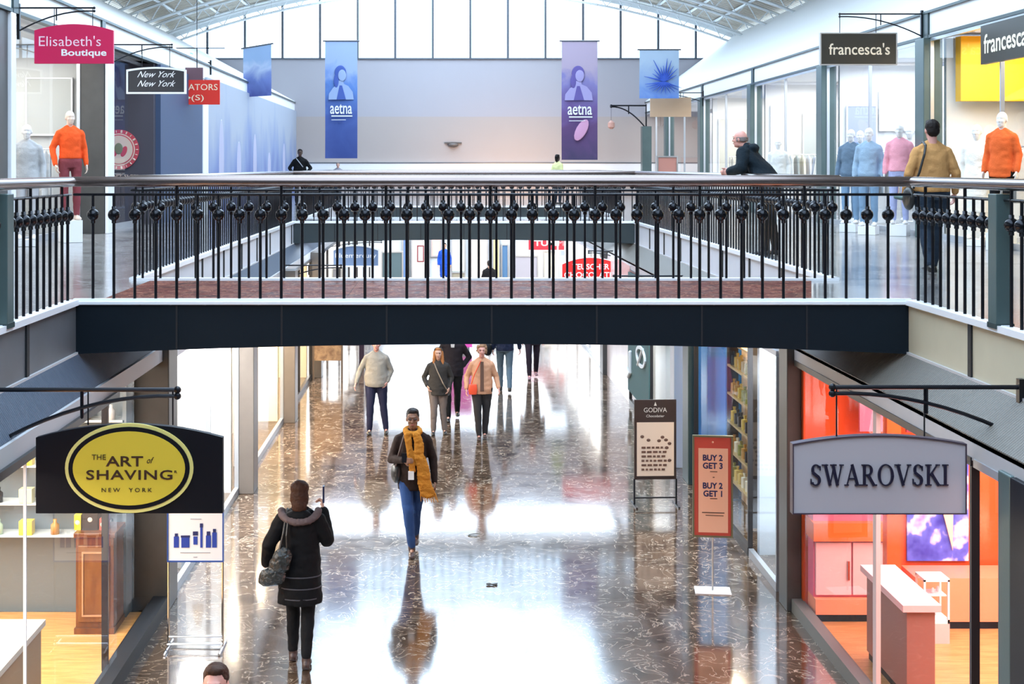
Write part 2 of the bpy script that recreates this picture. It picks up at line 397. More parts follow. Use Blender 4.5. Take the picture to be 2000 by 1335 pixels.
for sd, rb in (('left', M['ribL']), ('right', M['ribR'])):
    walkway_edge(sd, YB, BR[0][0], M['cream'] if sd == 'right' else M['slate'], rb, 'nearest')
    walkway_edge(sd, BR[0][1], BR[1][0], M['fascia'], rb, 'middle')
    walkway_edge(sd, BR[1][1], BR[2][0], M['fascia'], rb, 'far')
    s = -1 if sd == 'left' else 1; xw = WL if s < 0 else WR
    struct(MB().box(xw, xw+s*.25, YB, 60, 2.70, 2.86), 'trim_7', M['ledge'], 'pale header band over the lower %s shop fronts' % sd)
    struct(MB().box((XL if s < 0 else XR)+s*.02, (XL if s < 0 else XR)+s*7, YB, 60, 2.90, 3.02), 'ceiling', M['white'], 'white ceiling of the lower %s shops' % sd)
    struct(MB().box(xw+s*4.2, xw+s*4.35, YB, 60.1, 0, 2.86), 'wall_%s' % sd, paint('shop back wall', (.72, .70, .68)), 'pale back wall of the lower %s shops' % sd)
# back of the hall behind the viewer
struct(MB().box(-12, 14, YB-.2, YB, 0, 13), 'wall_back', paint('dim grey wall', (.25, .25, .26)), 'white wall behind the viewer')
# outer walls of upper shops
for sd, xo in (('left', -10.6), ('right', 12.8)):
    s = -1 if sd == 'left' else 1
    struct(MB().box(xo, xo+s*.15, YB, YE, ZU, 7.4), 'wall_%s' % sd, paint('shop back wall upper', (.80, .79, .77)), 'pale back wall of the upper %s shops' % sd)
# end wall -------------------------------------------------------------------
XC, HW, ZS, RISE = .35, 11.55, 10.08, 2.15
RR = (HW*HW+RISE*RISE)/(2*RISE)
def zarch(x, d=0): return ZS+RISE-RR+math.sqrt(max(0, (RR-d)**2-(x-XC)**2))
M['endwall_up'] = mat('lavender grey plaster', (.40, .39, .43), .8, var=.05, vscale=.3)
M['endwall_lo'] = mat('cream plaster', (.42, .37, .35), .8, var=.05, vscale=.3)
struct(MB().box(-12, 14, YE, YE+.3, 6.85, 9.22), 'wall_end', M['endwall_up'], 'lavender grey upper band of the end wall below the arched window')
struct(MB().box(-12, 14, YE-.02, YE+.3, 4.96, 6.85), 'wall_end', M['endwall_lo'], 'cream lower band of the end wall')
struct(MB().box(-12, 14, YE-.25, YE+.3, 4.45, 4.96), 'trim_8', M['white'], 'white ledge along the foot of the end wall')
struct(MB().box(-12, 14, YE-.02, YE+.3, 3.3, 4.45), 'wall_end', M['endwall_lo'], 'cream base of the end wall at upper floor level')
struct(MB().box(-12, 14, YE-.27, YE-.24, 4.95, 4.99), 'trim_9', M['mullion'], 'thin dark line on the ledge of the end wall')
struct(MB().box(-12, 14, YE-.06, YE+.3, 9.18, 9.24), 'trim_10', M['mullion'], 'dark sill under the arched window')
# arched window
wf = MB()
n = 40; xs = [XC-HW+2*HW*k/n for k in range(n+1)]
for a, b in zip(xs, xs[1:]):
    wf.add([(a, YE-.05, zarch(a)-.10), (b, YE-.05, zarch(b)-.10), (b, YE-.05, zarch(b)+.25), (a, YE-.05, zarch(a)+.25),
            (a, YE+.15, zarch(a)-.10), (b, YE+.15, zarch(b)-.10), (b, YE+.15, zarch(b)+.25), (a, YE+.15, zarch(a)+.25)],
           [(0, 1, 2, 3), (7, 6, 5, 4), (0, 4, 5, 1), (3, 2, 6, 7)])
win = struct(wf, 'window_1', M['truss'], 'wide arched window filling the end of the vaulted roof')
x = X_(405, YE)
while x < XC+HW-.3:
    MB().box(x-.045, x+.045, YE-.04, YE+.1, 9.22, zarch(x)-.02).build('mullion', M['mullion'], win); x += 1.531
pn = MB(); pts = [(xs[0], 9.22)]+[(xs[-1], 9.22)]+[(q, zarch(q)) for q in reversed(xs)]
pn.add([(a, YE+.02, b) for a, b in pts], [tuple(range(len(pts)))]); pn.build('pane', M['sky_glass'], win)
# vaulted roof with an open glazed strip along its crown ------------------------
def roof(xa, xb, nm):
    mb = MB(); n = 14
    for k in range(n):
        a = xa+(xb-xa)*k/n; b = xa+(xb-xa)*(k+1)/n
        mb.add([(a, YB, zarch(a)+.28), (b, YB, zarch(b)+.28), (b, YE+.2, zarch(b)+.28), (a, YE+.2, zarch(a)+.28),
                (a, YB, zarch(a)+.4), (b, YB, zarch(b)+.4), (b, YE+.2, zarch(b)+.4), (a, YE+.2, zarch(a)+.4)],
               [(0, 3, 2, 1), (4, 5, 6, 7), (0, 1, 5, 4), (3, 7, 6, 2)])
    struct(mb, 'roof', M['deck'], 'corrugated pale metal roof deck, %s slope' % nm)
roof(XC-HW-.6, -4.8, 'left'); roof(5.5, XC+HW+.6, 'right')
sk = MB()
for k in range(33): 
    y = YB+2*k; sk.box(-4.8, 5.5, y-.04, y+.04, 12.25, 12.4)
for xx in (-4.8, -2.2, .35, 2.9, 5.5): sk.box(xx-.05, xx+.05, YB, YE, 12.2, 12.42)
struct(sk, 'roof', M['truss'], 'white glazing bars of the skylight along the crown of the roof')
# lean-to ceilings between the upper shop headers and the eaves
for sd, xh, xe_ in (('left', UL, XC-HW), ('right', UR, XC+HW)):
    s = -1 if sd == 'left' else 1
    zh, ze = 7.40, 10.15
    mb = MB()
    mb.add([(xh, YB, zh), (xh, YE, zh), (xe_, YE, ze), (xe_, YB, ze), (xh, YB, zh+.08), (xh, YE, zh+.08), (xe_, YE, ze+.08), (xe_, YB, ze+.08)],
           [(0, 1, 2, 3), (7, 6, 5, 4), (0, 4, 5, 1), (2, 6, 7, 3)])
    struct(mb, 'ceiling', paint('white plaster soffit', (.88, .90, .90), .6), 'sloping white soffit over the upper %s shops' % sd)
    bb = MB()
    for t in (.3, .55, .8, .97):
        xx = xh+(xe_-xh)*t; zz = zh+(ze-zh)*t
        bb.box(xx-.05, xx+.05, YB, YE, zz-.06, zz-.01)
    struct(bb, 'trim_11', M['truss'], 'white ribs running along the %s soffit' % sd)
# lattice arches under the roof
def arch_truss(y):
    root = empty('roof_truss', (XC, y, ZS), 0, 'white steel lattice arch spanning below the vaulted roof', 'roof truss', 'lattice arches under the roof')
    n = 30
    for nm, d in (('top_chord', -.10), ('bottom_chord', .38)):
        mb = MB(); pr = None
        for k in range(n+1):
            x = -HW+2*HW*k/n; p = (x, 0, zarch(XC+x, d)-ZS+(0 if d < 0 else 0))
            if pr: mb.cap(pr, p, .05, .05, 6, 1)
            pr = p
        mb.build(nm, M['truss'], root)
    mb = MB()
    for k in range(n):
        x0 = -HW+2*HW*k/n; x1 = -HW+2*HW*(k+1)/n; xm = (x0+x1)/2
        a = (x0, 0, zarch(XC+x0, .38)-ZS); b = (xm, 0, zarch(XC+xm, -.10)-ZS); c = (x1, 0, zarch(XC+x1, .38)-ZS)
        mb.cap(a, b, .022, .022, 5, 1); mb.cap(b, c, .022, .022, 5, 1)
    mb.build('lattice', M['truss'], root)
    return root
t0 = arch_truss(57.2)
for y in (54.6, 50.5, 46.4, 42.3, 38.2, 34.1): dup(t0, (XC, y, ZS), 0)
pb = MB()
for s in (-1, 1):
    for f in (.62, .72, .82, .91):
        x = XC+s*HW*f; pb.cap((x, 10, zarch(x)+.2), (x, YE, zarch(x)+.2), .05, .05, 6, 1)
struct(pb, 'roof', M['truss'], 'white purlins running lengthwise under the roof deck')
# ---------------------------------------------------------------- shops
def lampcol(c): return {'w': (1, .97, .92), 'warm': (1, .78, .52), 'cool': (.86, .93, 1), 'red': (1, .45, .32), 'pink': (1, .72, .70)}[c]
def partition(xa, xb, y, z0, z1, m, label, th=.12):
    sd = 'left' if xa < 0 else 'right'
    return struct(MB().box(xa, xb, y, y+th, z0, z1), 'wall_%s' % sd, m, label)
wn = [2]
def shopwindow(x, ya, yb, z0, z1, frame, label, bars=1, fw=.03, plinth=.0):
    """glazed front in the plane x from ya to yb"""
    mb = MB()
    mb.box(x-fw, x+fw, ya, yb, z0, z0+.10+plinth).box(x-fw, x+fw, ya, yb, z1-.06, z1)
    for k in range(bars+1):
        y = ya+(yb-ya)*k/bars if bars else ya
        mb.box(x-fw, x+fw, y-.02, y+.02, z0+.10+plinth, z1-.06)
    o = mb.build('window_%d' % wn[0], frame, None, label=label, kind='structure'); wn[0] += 1
    p = MB().add([(x, ya, z0+.1), (x, yb, z0+.1), (x, yb, z1-.06), (x, ya, z1-.06)], [(0, 1, 2, 3)]).build('pane', M['glass'], o)
    return o
def pillar(x0, x1, y0, y1, z0, z1, m, label): return struct(MB().box(x0, x1, y0, y1, z0, z1), 'pillar', m, label, bevel=.01)
frameL = paint('satin aluminium', (.55, .58, .62), .3, metal=.7)
darkframe = paint('dark bronze frame', (.03, .028, .03), .35, metal=.4)
# --- lower left
woodfl = wood('honey wood floor', (.62, .28, .08), (.80, .42, .14), .3, (1, 8, 1))
shopwindow(WL, 4, 13.25, 0, 2.72, darkframe, 'shop front glazing of the shaving shop, lower left', bars=0)
shopwindow(WL-.12, 13.3, 15.35, 0, 2.72, darkframe, 'narrow glass return beside the shaving shop pillar', bars=0)
MB().box(WL-.01, WL+.01, 10.34, 10.36, .1, 2.66).build('window_frame', M['edge'], bpy.data.objects['window_2'])
struct(MB().box(-7.2, WL-.05, 4, 15.3, .001, .02), 'floor', woodfl, 'honey coloured wooden floor of the shaving shop')
partition(-7.2, -3.2, 15.45, 0, 2.86, paint('sage grey wall', (.30, .33, .34)), 'grey wall behind the shelves of the shaving shop')
pillar(-3.38, -2.98, 15.4, 15.9, 0, 2.86, M['pillar'], 'charcoal stone pillar right of the shaving shop')
struct(MB().box(WL-.1, WL+.06, 4, 15.4, 0, .16), 'baseboard_left', M['seam'], 'black plinth below the lower left shop windows')
pillar(-3.05, -2.80, 20.9, 21.4, 0, 2.86, M['pillarl'], 'warm grey stone pillar, second along the lower left side')
pillar(-3.03, -2.80, 26.7, 27.2, 0, 2.86, M['pillarl'], 'warm grey stone pillar, third along the lower left side')
pillar(-3.05, -2.80, 32.4, 32.9, 0, 2.86, M['pillarl'], 'warm grey stone pillar, fourth along the lower left side')
shopwindow(WL, 15.9, 20.9, 0, 2.72, frameL, 'bright shop window between the first two lower left pillars', bars=2)
shopwindow(WL, 21.4, 26.7, 0, 2.72, frameL, 'bright shop window between the second and third lower left pillars', bars=1)
shopwindow(WL, 27.2, 32.4, 0, 2.72, darkframe, 'shop window between the third and fourth lower left pillars', bars=2)
shopwindow(WL, 32.9, 58, 0, 2.72, darkframe, 'long glazed shop front at the far lower left', bars=6)
brightw = paint('bright white shop wall', (.90, .90, .88), .6)
warmw = paint('warm cream shop wall', (.85, .76, .58), .6)
for y, m in ((21.0, brightw), (26.9, warmw), (32.5, warmw), (45, brightw)): partition(-7.2, -3.15, y, 0, 2.86, m, 'party wall between lower left shops at %d metres' % y)
struct(MB().box(-3.9, -3.82, 16, 20.9, 0, 2.8), 'wall_left', brightw, 'white window backdrop behind the first bright lower left window')
struct(MB().box(-3.9, -3.82, 21.5, 26.6, 0, 2.8), 'wall_left', brightw, 'white window backdrop behind the second bright lower left window')
# --- lower right
pillar(3.70, 3.86, 15.38, 15.75, 0, 2.86, M['pillar'], 'charcoal pillar left of the crystal shop')
pillar(3.75, 3.9, 9.44, 9.65, 0, 2.75, M['teal'], 'grey metal post at the near end of the crystal shop')
pillar(3.74, 4.4, 8.2, 9.42, 0, 2.75, M['black'], 'black panel at the far right edge of the picture')
shopwindow(WR+.02, 10.2, 15.35, 0, 2.72, darkframe, 'glazed front of the crystal shop, lower right', bars=0)
MB().box(3.78, 3.82, 12.46, 12.56, .1, 2.66).build('window_frame', paint('pale rose frame', (.70, .52, .50), .35), bpy.data.objects['window_%d' % (wn[0]-1)])
shopwindow(WR+.02, 9.65, 10.15, 0, 2.72, frameL, 'narrow glass strip at the near end of the crystal shop', bars=0)
struct(MB().box(WR-.03, WR+.09, 9, 15.4, 0, .14), 'baseboard_right', paint('grey stone plinth', (.12, .12, .11)), 'grey plinth below the crystal shop window')
redw = paint('glossy orange red lacquer', (.75, .10, .02), .25)
coral = paint('coral laminate', (.88, .30, .16), .35)
tanfl = wood('tan wood floor', (.52, .22, .07), (.66, .32, .12), .3, (1, 8, 1))
struct(MB().box(WR+.05, 8.2, 5, 15.3, .001, .02), 'floor', tanfl, 'tan wooden floor of the crystal shop')
partition(3.86, 8.2, 15.3, 0, 2.86, redw, 'orange red end wall of the crystal shop')
shopwindow(WR, 16.1, 17.55, 0, 2.72, frameL, 'tall reflective window right of the sale stand', bars=0)
shopwindow(WR, 17.6, 21.4, 0, 2.72, darkframe, 'glazed front of the tan perfume shop', bars=1)
pillar(3.68, 3.84, 21.5, 22.0, 0, 2.86, M['tealdark'], 'dark green pillar right of the chocolate board')
pillar(3.66, 3.84, 22.7, 23.1, 0, 2.86, M['ledge'], 'pale grey pillar behind the chocolate board')
shopwindow(WR, 23.1, 28.9, 0, 2.72, darkframe, 'shop window with teal panel and white emblem', bars=2)
pillar(3.66, 3.86, 32.9, 33.5, 0, 2.86, M['pillar'], 'dark pillar far along the lower right side')
struct(MB().box(3.76, 3.88, 28.9, 32.9, 0, 2.8), 'wall_right', paint('pinkish marble cladding', (.62, .52, .50), .25, var=.15, vscale=2), 'pinkish polished wall panels on the lower right')
shopwindow(WR, 33.5, 58, 0, 2.72, frameL, 'long bright shop front at the far lower right', bars=7)
for y, m in ((16.0, brightw), (17.62, paint('ice blue reflection tint', (.70, .82, .92))), (22.2, paint('bright blue panel', (.08, .32, .80), .4)), (28.95, brightw), (33.6, brightw), (46, brightw)): partition(3.9, 8.2, y, 0, 2.86, m, 'party wall between lower right shops at %d metres' % y)  # ice blue one imitates the bright reflection in the tall window
struct(MB().box(4.5, 4.6, 16.15, 17.5, 0, 2.8), 'wall_right', brightw, 'white backdrop behind the tall reflective window')
struct(MB().box(4.3, 4.38, 17.8, 20.6, 0, 2.8), 'wall_right', paint('tan shop wall', (.75, .55, .32)), 'tan shelving wall of the perfume shop')
struct(MB().box(4.1, 4.18, 20.75, 22.15, 0, 2.8), 'wall_right', paint('bright blue panel', (.08, .32, .80), .4), 'bright blue panel in the perfume shop window')
struct(MB().box(3.72, 3.74, 25.9, 28.85, .30, 2.68), 'wall_right', paint('teal panel', (.03, .085, .09), .7), 'teal window panel behind the white emblem')
struct(MB().box(4.35, 4.43, 23.3, 28, 0, 2.8), 'wall_right', brightw, 'white backdrop left of the teal panel')
# far end of the lower floor
struct(MB().box(-9, 11, 60, 60.2, 0, 3.3), 'wall_end', paint('pale blue white wall', (.62, .70, .78)), 'pale end wall of the lower floor')
# --- shop lighting
def shoplight(x0, x1, y0, y1, z, power, c='w'):
    power = power*(.5 if z > 4 else 2.6)
    o = area('shop_light', ((x0+x1)/2, (y0+y1)/2, z), (0, 0, 0), abs(x1-x0), abs(y1-y0), power, lampcol(c))
shoplight(-6.2, -3.6, 6, 14.5, 2.8, 260, 'w')
shoplight(-3.7, -3.12, 16.2, 20.6, 2.8, 420, 'w')
shoplight(-3.7, -3.12, 21.8, 26.4, 2.8, 420, 'warm')
shoplight(-6, -3.4, 27.6, 32, 2.8, 200, 'warm')
shoplight(-6, -3.4, 34, 57, 2.8, 700, 'w')
shoplight(4.2, 7.4, 9.5, 14.6, 2.8, 190, 'pink')
shoplight(3.9, 4.4, 16.3, 17.4, 2.8, 60, 'cool')
shoplight(3.88, 4.25, 17.9, 21.8, 2.8, 90, 'warm')
shoplight(4.0, 4.3, 23.4, 25.6, 2.8, 50, 'w')
shoplight(4.05, 4.4, 26, 28.6, 2.8, 30, 'w')
shoplight(4.2, 7.2, 34, 57, 2.8, 800, 'w')
shoplight(-2.5, 3.5, 46, 59, 2.98, 520, 'cool')
# added area lamps under the farther bridges, to brighten the floor's reflections
for (y0_, y1_), pw_ in ((BR[1], 150), ((43.3, 45.3), 150)): area('added_soffit_light', (.4, (y0_+y1_)/2, 3.12), (0, 0, 0), 6.8, (y1_-y0_)*.86, pw_*1.9, (.70, .84, 1))
# --- upper shops -------------------------------------------------------------
ZH, ZF = 6.98, 7.40
def upper_front(sd, x, pillars, facemat):
    s = -1 if sd == 'left' else 1
    struct(MB().box(x, x+s*.12, YB, YE, ZH+.04, ZF), 'trim_12', facemat, 'white fascia board over the upper %s shops' % sd)
    struct(MB().box(x-s*.03, x+s*.1, YB, YE, ZH, ZH+.05).box(x-s*.04, x+s*.1, YB, YE, ZF, ZF+.04), 'trim_13', M['tealdark'], 'dark lines edging the upper %s fascia' % sd)
    struct(MB().box(x+s*.02, x+s*4.7, YB, YE, ZH+.06, ZH+.2), 'ceiling', M['white'], 'white ceiling of the upper %s shops' % sd)
    pb = MB()
    for y in pillars: pb.box(x-s*.035, x+s*.02, y+.05, y+.3, ZH, ZF)
    struct(pb, 'trim_14', M['tealdark'], 'dark fascia dividers over the upper %s pillars' % sd)
upper_front('left', UL, (10, 20, 25.2), M['white'])
upper_front('right', UR, (17.5, 24, 30.5, 37.6, 45, 52), M['white'])
names = {17.5: 'nearest', 24.0: 'second', 30.5: 'third', 37.6: 'fourth', 45.0: 'fifth', 52.0: 'sixth'}
for y, nm in names.items():
    pillar(UR-.12, UR+.2, y, y+.45, ZU, ZH, M['teal'], 'grey green pillar of the upper right shops, %s from the viewer' % nm)
ys = sorted(names); prev = 8.0
for y in ys:
    shopwindow(UR+.02, prev, y, ZU, ZH, frameL, 'glazed front of the upper right shops ending at the %s pillar' % names[y], bars=2); prev = y+.45
shopwindow(UR+.02, prev, YE, ZU, ZH, frameL, 'last glazed front at the far upper right', bars=2)
pillar(-6.62, -6.12, 19.3, 19.95, ZU, ZH, M['pillar'], 'charcoal pillar at the left edge of the upper floor')
pillar(-6.13, -6.07, 19.96, 20.18, ZU, ZH, M['edge'], 'pale strip on the pillar at the upper left edge')
pillar(-6.56, -6.12, 25.6, 26.3, ZU, ZH, M['pillar'], 'charcoal pillar beside the window with the orange top')
pillar(-6.11, -6.05, 25.62, 26.1, ZU, ZH, M['edge'], 'pale strip beside the second upper left pillar')
shopwindow(UL-.48, 6, 19.28, ZU, ZH, frameL, 'nearest glazed front on the upper left', bars=3)
shopwindow(UL-.48, 20.3, 25.6, ZU, ZH, frameL, 'glazed boutique front on the upper left', bars=1)
shopwindow(UL-.30, 26.3, 29.9, ZU, ZH, frameL, 'glass strip in front of the red emblem wall', bars=0)
plum = paint('dark plum wall', (.060, .055, .075), .6)
navyw = paint('navy wall', (.045, .075, .15), .6)
partition(-10.6, -6.13, 30.0, ZU, ZH, plum, 'dark plum wall carrying the round red emblem', .2)
struct(MB().box(-6.15, -6.02, 30.2, 35.4, ZU, ZH), 'wall_left', navyw, 'navy wall on the upper left before the blue mural')
struct(MB().box(-6.14, -6.0, 35.4, 36.2, ZU, ZH), 'pillar', M['white'], 'white strip beside the blue mural')
# blue mural wall
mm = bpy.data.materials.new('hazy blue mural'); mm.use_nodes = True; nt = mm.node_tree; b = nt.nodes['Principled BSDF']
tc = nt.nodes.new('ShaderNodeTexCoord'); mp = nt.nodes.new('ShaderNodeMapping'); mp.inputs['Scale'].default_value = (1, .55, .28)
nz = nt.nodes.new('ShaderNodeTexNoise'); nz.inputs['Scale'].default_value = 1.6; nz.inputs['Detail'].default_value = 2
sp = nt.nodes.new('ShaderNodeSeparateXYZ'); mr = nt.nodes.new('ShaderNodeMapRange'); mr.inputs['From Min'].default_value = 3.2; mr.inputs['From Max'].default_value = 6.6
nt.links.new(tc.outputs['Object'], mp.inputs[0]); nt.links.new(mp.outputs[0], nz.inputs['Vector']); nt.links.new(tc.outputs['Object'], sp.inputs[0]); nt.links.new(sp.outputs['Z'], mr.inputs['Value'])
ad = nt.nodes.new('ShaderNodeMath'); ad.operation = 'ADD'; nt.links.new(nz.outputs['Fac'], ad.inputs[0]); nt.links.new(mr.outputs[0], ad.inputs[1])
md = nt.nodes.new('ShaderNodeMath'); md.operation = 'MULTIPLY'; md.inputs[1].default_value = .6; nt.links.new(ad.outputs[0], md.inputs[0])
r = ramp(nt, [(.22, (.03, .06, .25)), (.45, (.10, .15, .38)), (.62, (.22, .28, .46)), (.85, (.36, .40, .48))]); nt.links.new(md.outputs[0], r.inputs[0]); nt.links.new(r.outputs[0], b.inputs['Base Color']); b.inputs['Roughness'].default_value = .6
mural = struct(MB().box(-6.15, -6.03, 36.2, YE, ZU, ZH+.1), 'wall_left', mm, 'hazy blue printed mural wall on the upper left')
lm = MB()
for y, z, h in ((38.5, 4.9, 1.2), (41.8, 4.75, .8), (45.3, 4.85, 1.0), (49.0, 4.7, .6), (53.5, 4.8, .9)): lm.ell((-6.03, y, z), (.004, .45, h), n=14, m=10)
lm.build('mural_motif', paint('pale lavender print', (.42, .42, .56), .6), mural, True)
# upper shop backdrops
for y, c in ((19.9, brightw), (26.0, paint('silver white wall', (.62, .64, .63), .6))): partition(-10.6, -6.6, y, ZU, ZH, c, 'party wall of the upper left shops at %d metres' % y)
for y in (24.1, 30.6, 37.7, 45.1): partition(8.5, 12.8, y, ZU, ZH, brightw, 'party wall of the upper right shops at %d metres' % y)
yel = paint('bright yellow wall', (.95, .52, .01), .5)
struct(MB().box(8.6, 12.7, 23.7, 23.95, 5.9, ZH), 'wall_right', yel, 'bright yellow upper wall of the corner shop')
struct(MB().box(9.9, 10.0, 18, 23.6, ZU, 5.6), 'wall_right', paint('pale yellow wall', (.92, .80, .52), .6), 'pale yellow wall of the corner shop')
struct(MB().box(9.86, 10.02, 18, 23.6, 5.6, ZH), 'wall_right', yel, 'bright yellow frieze of the corner shop')
shoplight(-9.5, -6.6, 8, 19, 6.9, 420, 'w'); shoplight(-9.5, -6.6, 20.6, 25.3, 6.9, 420, 'w'); shoplight(-9.5, -6.5, 26.5, 29.6, 6.9, 60, 'w')
shoplight(8.5, 9.8, 18.3, 23.4, 6.9, 330, 'w'); shoplight(8.5, 12, 24.8, 30.2, 6.9, 600, 'cool'); shoplight(8.5, 12, 31.2, 37.2, 6.9, 640, 'w')
shoplight(8.5, 12, 38.4, 44.6, 6.9, 600, 'w'); shoplight(8.5, 12, 46, 57, 6.9, 800, 'w')
struct(MB().box(10.4, 10.5, 24.3, YE, ZU, ZH), 'wall_right', paint('pale blue white shop wall', (.78, .82, .90)), 'pale blue white display wall of the upper right shops')
struct(MB().box(-9.2, -9.1, 8, 25.6, ZU, ZH), 'wall_left', paint('silver white shop wall', (.80, .81, .80)), 'silver white display wall of the upper left shops')
# ================================================================ RAILINGS
HR = .045
bal_me = MB().cap((0, 0, .02), (0, 0, .96), .0135, .0135, 8, flat=True).mesh('baluster'); bal_me.materials.append(M['iron'])
bb = MB().ell((0, 0, .775), (.054, .054, .054), n=18, m=12).cap((0, 0, .70), (0, 0, .85), .02, .02, 8, flat=True)
ball_me = bb.mesh('ball'); ball_me.materials.append(M['ironball']); ball_me.shade_smooth()
jb = MB(); jb.cap((0, 0, .02), (0, 0, .96), .0125, .0125, 6, flat=True).ell((0, 0, .775), (.054, .054, .054), n=10, m=8)
one_me = jb.mesh('baluster_far'); one_me.materials.append(M['iron']); one_me.shade_smooth()
wb_me = one_me.copy(); wb_me.materials.clear(); wb_me.materials.append(M['edge'])
def railing(label, p0, p1, off, detail, caps=True, group=None, light=False, skip=0):
    """iron balustrade from p0 to p1 (x, y); balusters every 0.1864 m starting at off"""
    dx, dy = p1[0]-p0[0], p1[1]-p0[1]; L = math.hypot(dx, dy); ux, uy = dx/L, dy/L
    root = empty('railing', (p0[0], p0[1], ZU), 0, label, 'railing', group)
    MB().cap((0, 0, 1.07), (dx, dy, 1.07), HR, HR, 16, 3).build('handrail', M['rail'], root, True)
    MB().cap((0, 0, .955), (dx, dy, .955), .012, .012, 8, 1).build('sub_rail', M['iron'], root, True)
    mb = MB(); nx, ny = -uy*.03, ux*.03
    mb.add([(nx, ny, .0), (-nx, -ny, 0), (dx-nx, dy-ny, 0), (dx+nx, dy+ny, 0), (nx, ny, .03), (-nx, -ny, .03), (dx-nx, dy-ny, .03), (dx+nx, dy+ny, .03)],
           [(0, 3, 2, 1), (4, 5, 6, 7), (0, 1, 5, 4), (1, 2, 6, 5), (2, 3, 7, 6), (3, 0, 4, 7)])
    mb.build('bottom_rail', M['edge'], root)
    t = off; k = 0; post_me = None
    while t < L-.03:
        if detail:
            o = bpy.data.objects.new('baluster', bal_me); b = bpy.data.objects.new('ball', ball_me); COL.objects.link(b); b.parent = o
        else:
            o = bpy.data.objects.new('baluster', one_me)
        COL.objects.link(o); o.parent = root; o.location = (ux*t, uy*t, 0)
        if k % 5 == skip:
            MB().cap((ux*t, uy*t, .95), (ux*t, uy*t, 1.04), .0135, .0135, 6, flat=True).build('rail_bracket', M['iron'], root)
        t += .1864; k += 1
    return root
x0 = X_(345, 12.68)
off = (x0-XL) % .1864
railing('nearest balustrade across the picture on the near edge of the first bridge', (XL, 12.68), (XR, 12.68), off, True, skip=4)
railing('balustrade on the far edge of the first bridge, seen through the nearest one', (XL, 15.0), (XR, 15.0), .12, True)
side_l = railing('balustrade running toward the viewer at the left edge of the picture', (XL, 7.6), (XL, 12.57), .02, True)
side_r = railing('balustrade running toward the viewer at the right edge of the picture', (XR, 7.6), (XR, 12.57), .02, True)
railing('long balustrade along the left walkway between the first two bridges', (XL, 15.12), (XL, 30.73), .1, False)
railing('long balustrade along the right walkway between the first two bridges', (XR, 15.12), (XR, 30.73), .1, False)
railing('balustrade on the near edge of the second bridge', (XL, 30.85), (XR, 30.85), .1, False)
railing('balustrade on the far edge of the second bridge', (XL, 33.25), (XR, 33.25), .05, False)
railing('balustrade along the left walkway beyond the second bridge', (XL, 33.38), (XL, 42.94), .1, False)
railing('balustrade along the right walkway beyond the second bridge', (XR, 33.38), (XR, 42.94), .1, False)
railing('farthest balustrade, across the end of the open well', (XL, 43.05), (XR, 43.05), .1, False)
for r in (side_l, side_r):
    p = MB().box(-.065, .065, 2.94, 3.10, 0, 1.0).build('post', M['teal'], r, bevel=.006, label='square grey green post')
    MB().box(-.07, .07, 2.935, 3.105, 0, .04).build('foot_plate', M['tealdark'], p)
# ================================================================ HANGING SIGNS
def arched(x0, x1, z0, z1, rise, inset=0, n=14):
    x0 += inset; x1 -= inset; z0 += inset; z1 -= inset
    p = [(x0, z0), (x1, z0)]
    for k in range(n+1):
        u = k/n; p.append((x1+(x0-x1)*u, z1-rise+rise*4*u*(1-u)))
    return p
def sign(label, px, D, pts, board, border=None, bw=.02, bracket=None, th=.06, rise=0, cat='hanging sign', backs=None):
    """blade sign facing the viewer; px = (x0, y0, x1, y1) of the board in photo pixels at distance D"""
    x0, x1 = X_(px[0], D), X_(px[2], D); z1, z0 = Z_(px[1], D), Z_(px[3], D); cx = (x0+x1)/2
    r = empty('hanging_sign', (cx, D, z0), 0, label, cat)
    a0, a1, h = x0-cx, x1-cx, z1-z0
    MB().prism(arched(a0, a1, 0, h, rise), 0, 0, th).build('sign_panel', board, r)
    if border:
        MB().ring(arched(a0-.002, a1+.002, -.002, h+.002, rise), arched(a0, a1, 0, h, rise, bw), -.012, th+.01).build('border', border, r)
    return r, a0, a1, h, cx, z0
def bracket(r, cx, z0, wallx, tipx, zt, D, mt, drop=.35, post=True, hang=(), hz=0, y=.03, thick=.016):
    """scrolled iron bracket: straight bar, sagging brace, link and hangers (world x / z in, local out)"""
    L = lambda x, z: (x-cx, y, z-z0)
    mb = MB(); mb.tube([L(wallx, zt), L(tipx, zt)], thick)
    n = 10; pts = []
    for k in range(n+1):
        u = k/n; pts.append(L(wallx+(tipx-wallx)*u, zt-drop*(1-u)**2-.045*u-.0*(1-u)))
    mb.tube(pts, thick*.9)
    um = .5; xm = wallx+(tipx-wallx)*um
    mb.tube([L(xm, zt+.0), L(xm, zt-drop*(1-um)**2-.09)], thick*.8)
    s = 1 if tipx > wallx else -1
    mb.ell(L(tipx, zt), (thick*1.7,)*3, n=8, m=6).ell(L(tipx, zt-.045), (thick*1.7,)*3, n=8, m=6)
    if post: mb.box(wallx-cx-.02, wallx-cx+.02, y-.03, y+.03, zt-drop-.12-z0, zt+.06-z0)
    mb.build('bracket', mt, r)
    for hx in hang: MB().cap((hx-cx, y, zt-z0), (hx-cx, y, hz-z0), .006, .006, 6, 1).build('hanger', mt, r)
W_ = M['white']
iron = M['iron']
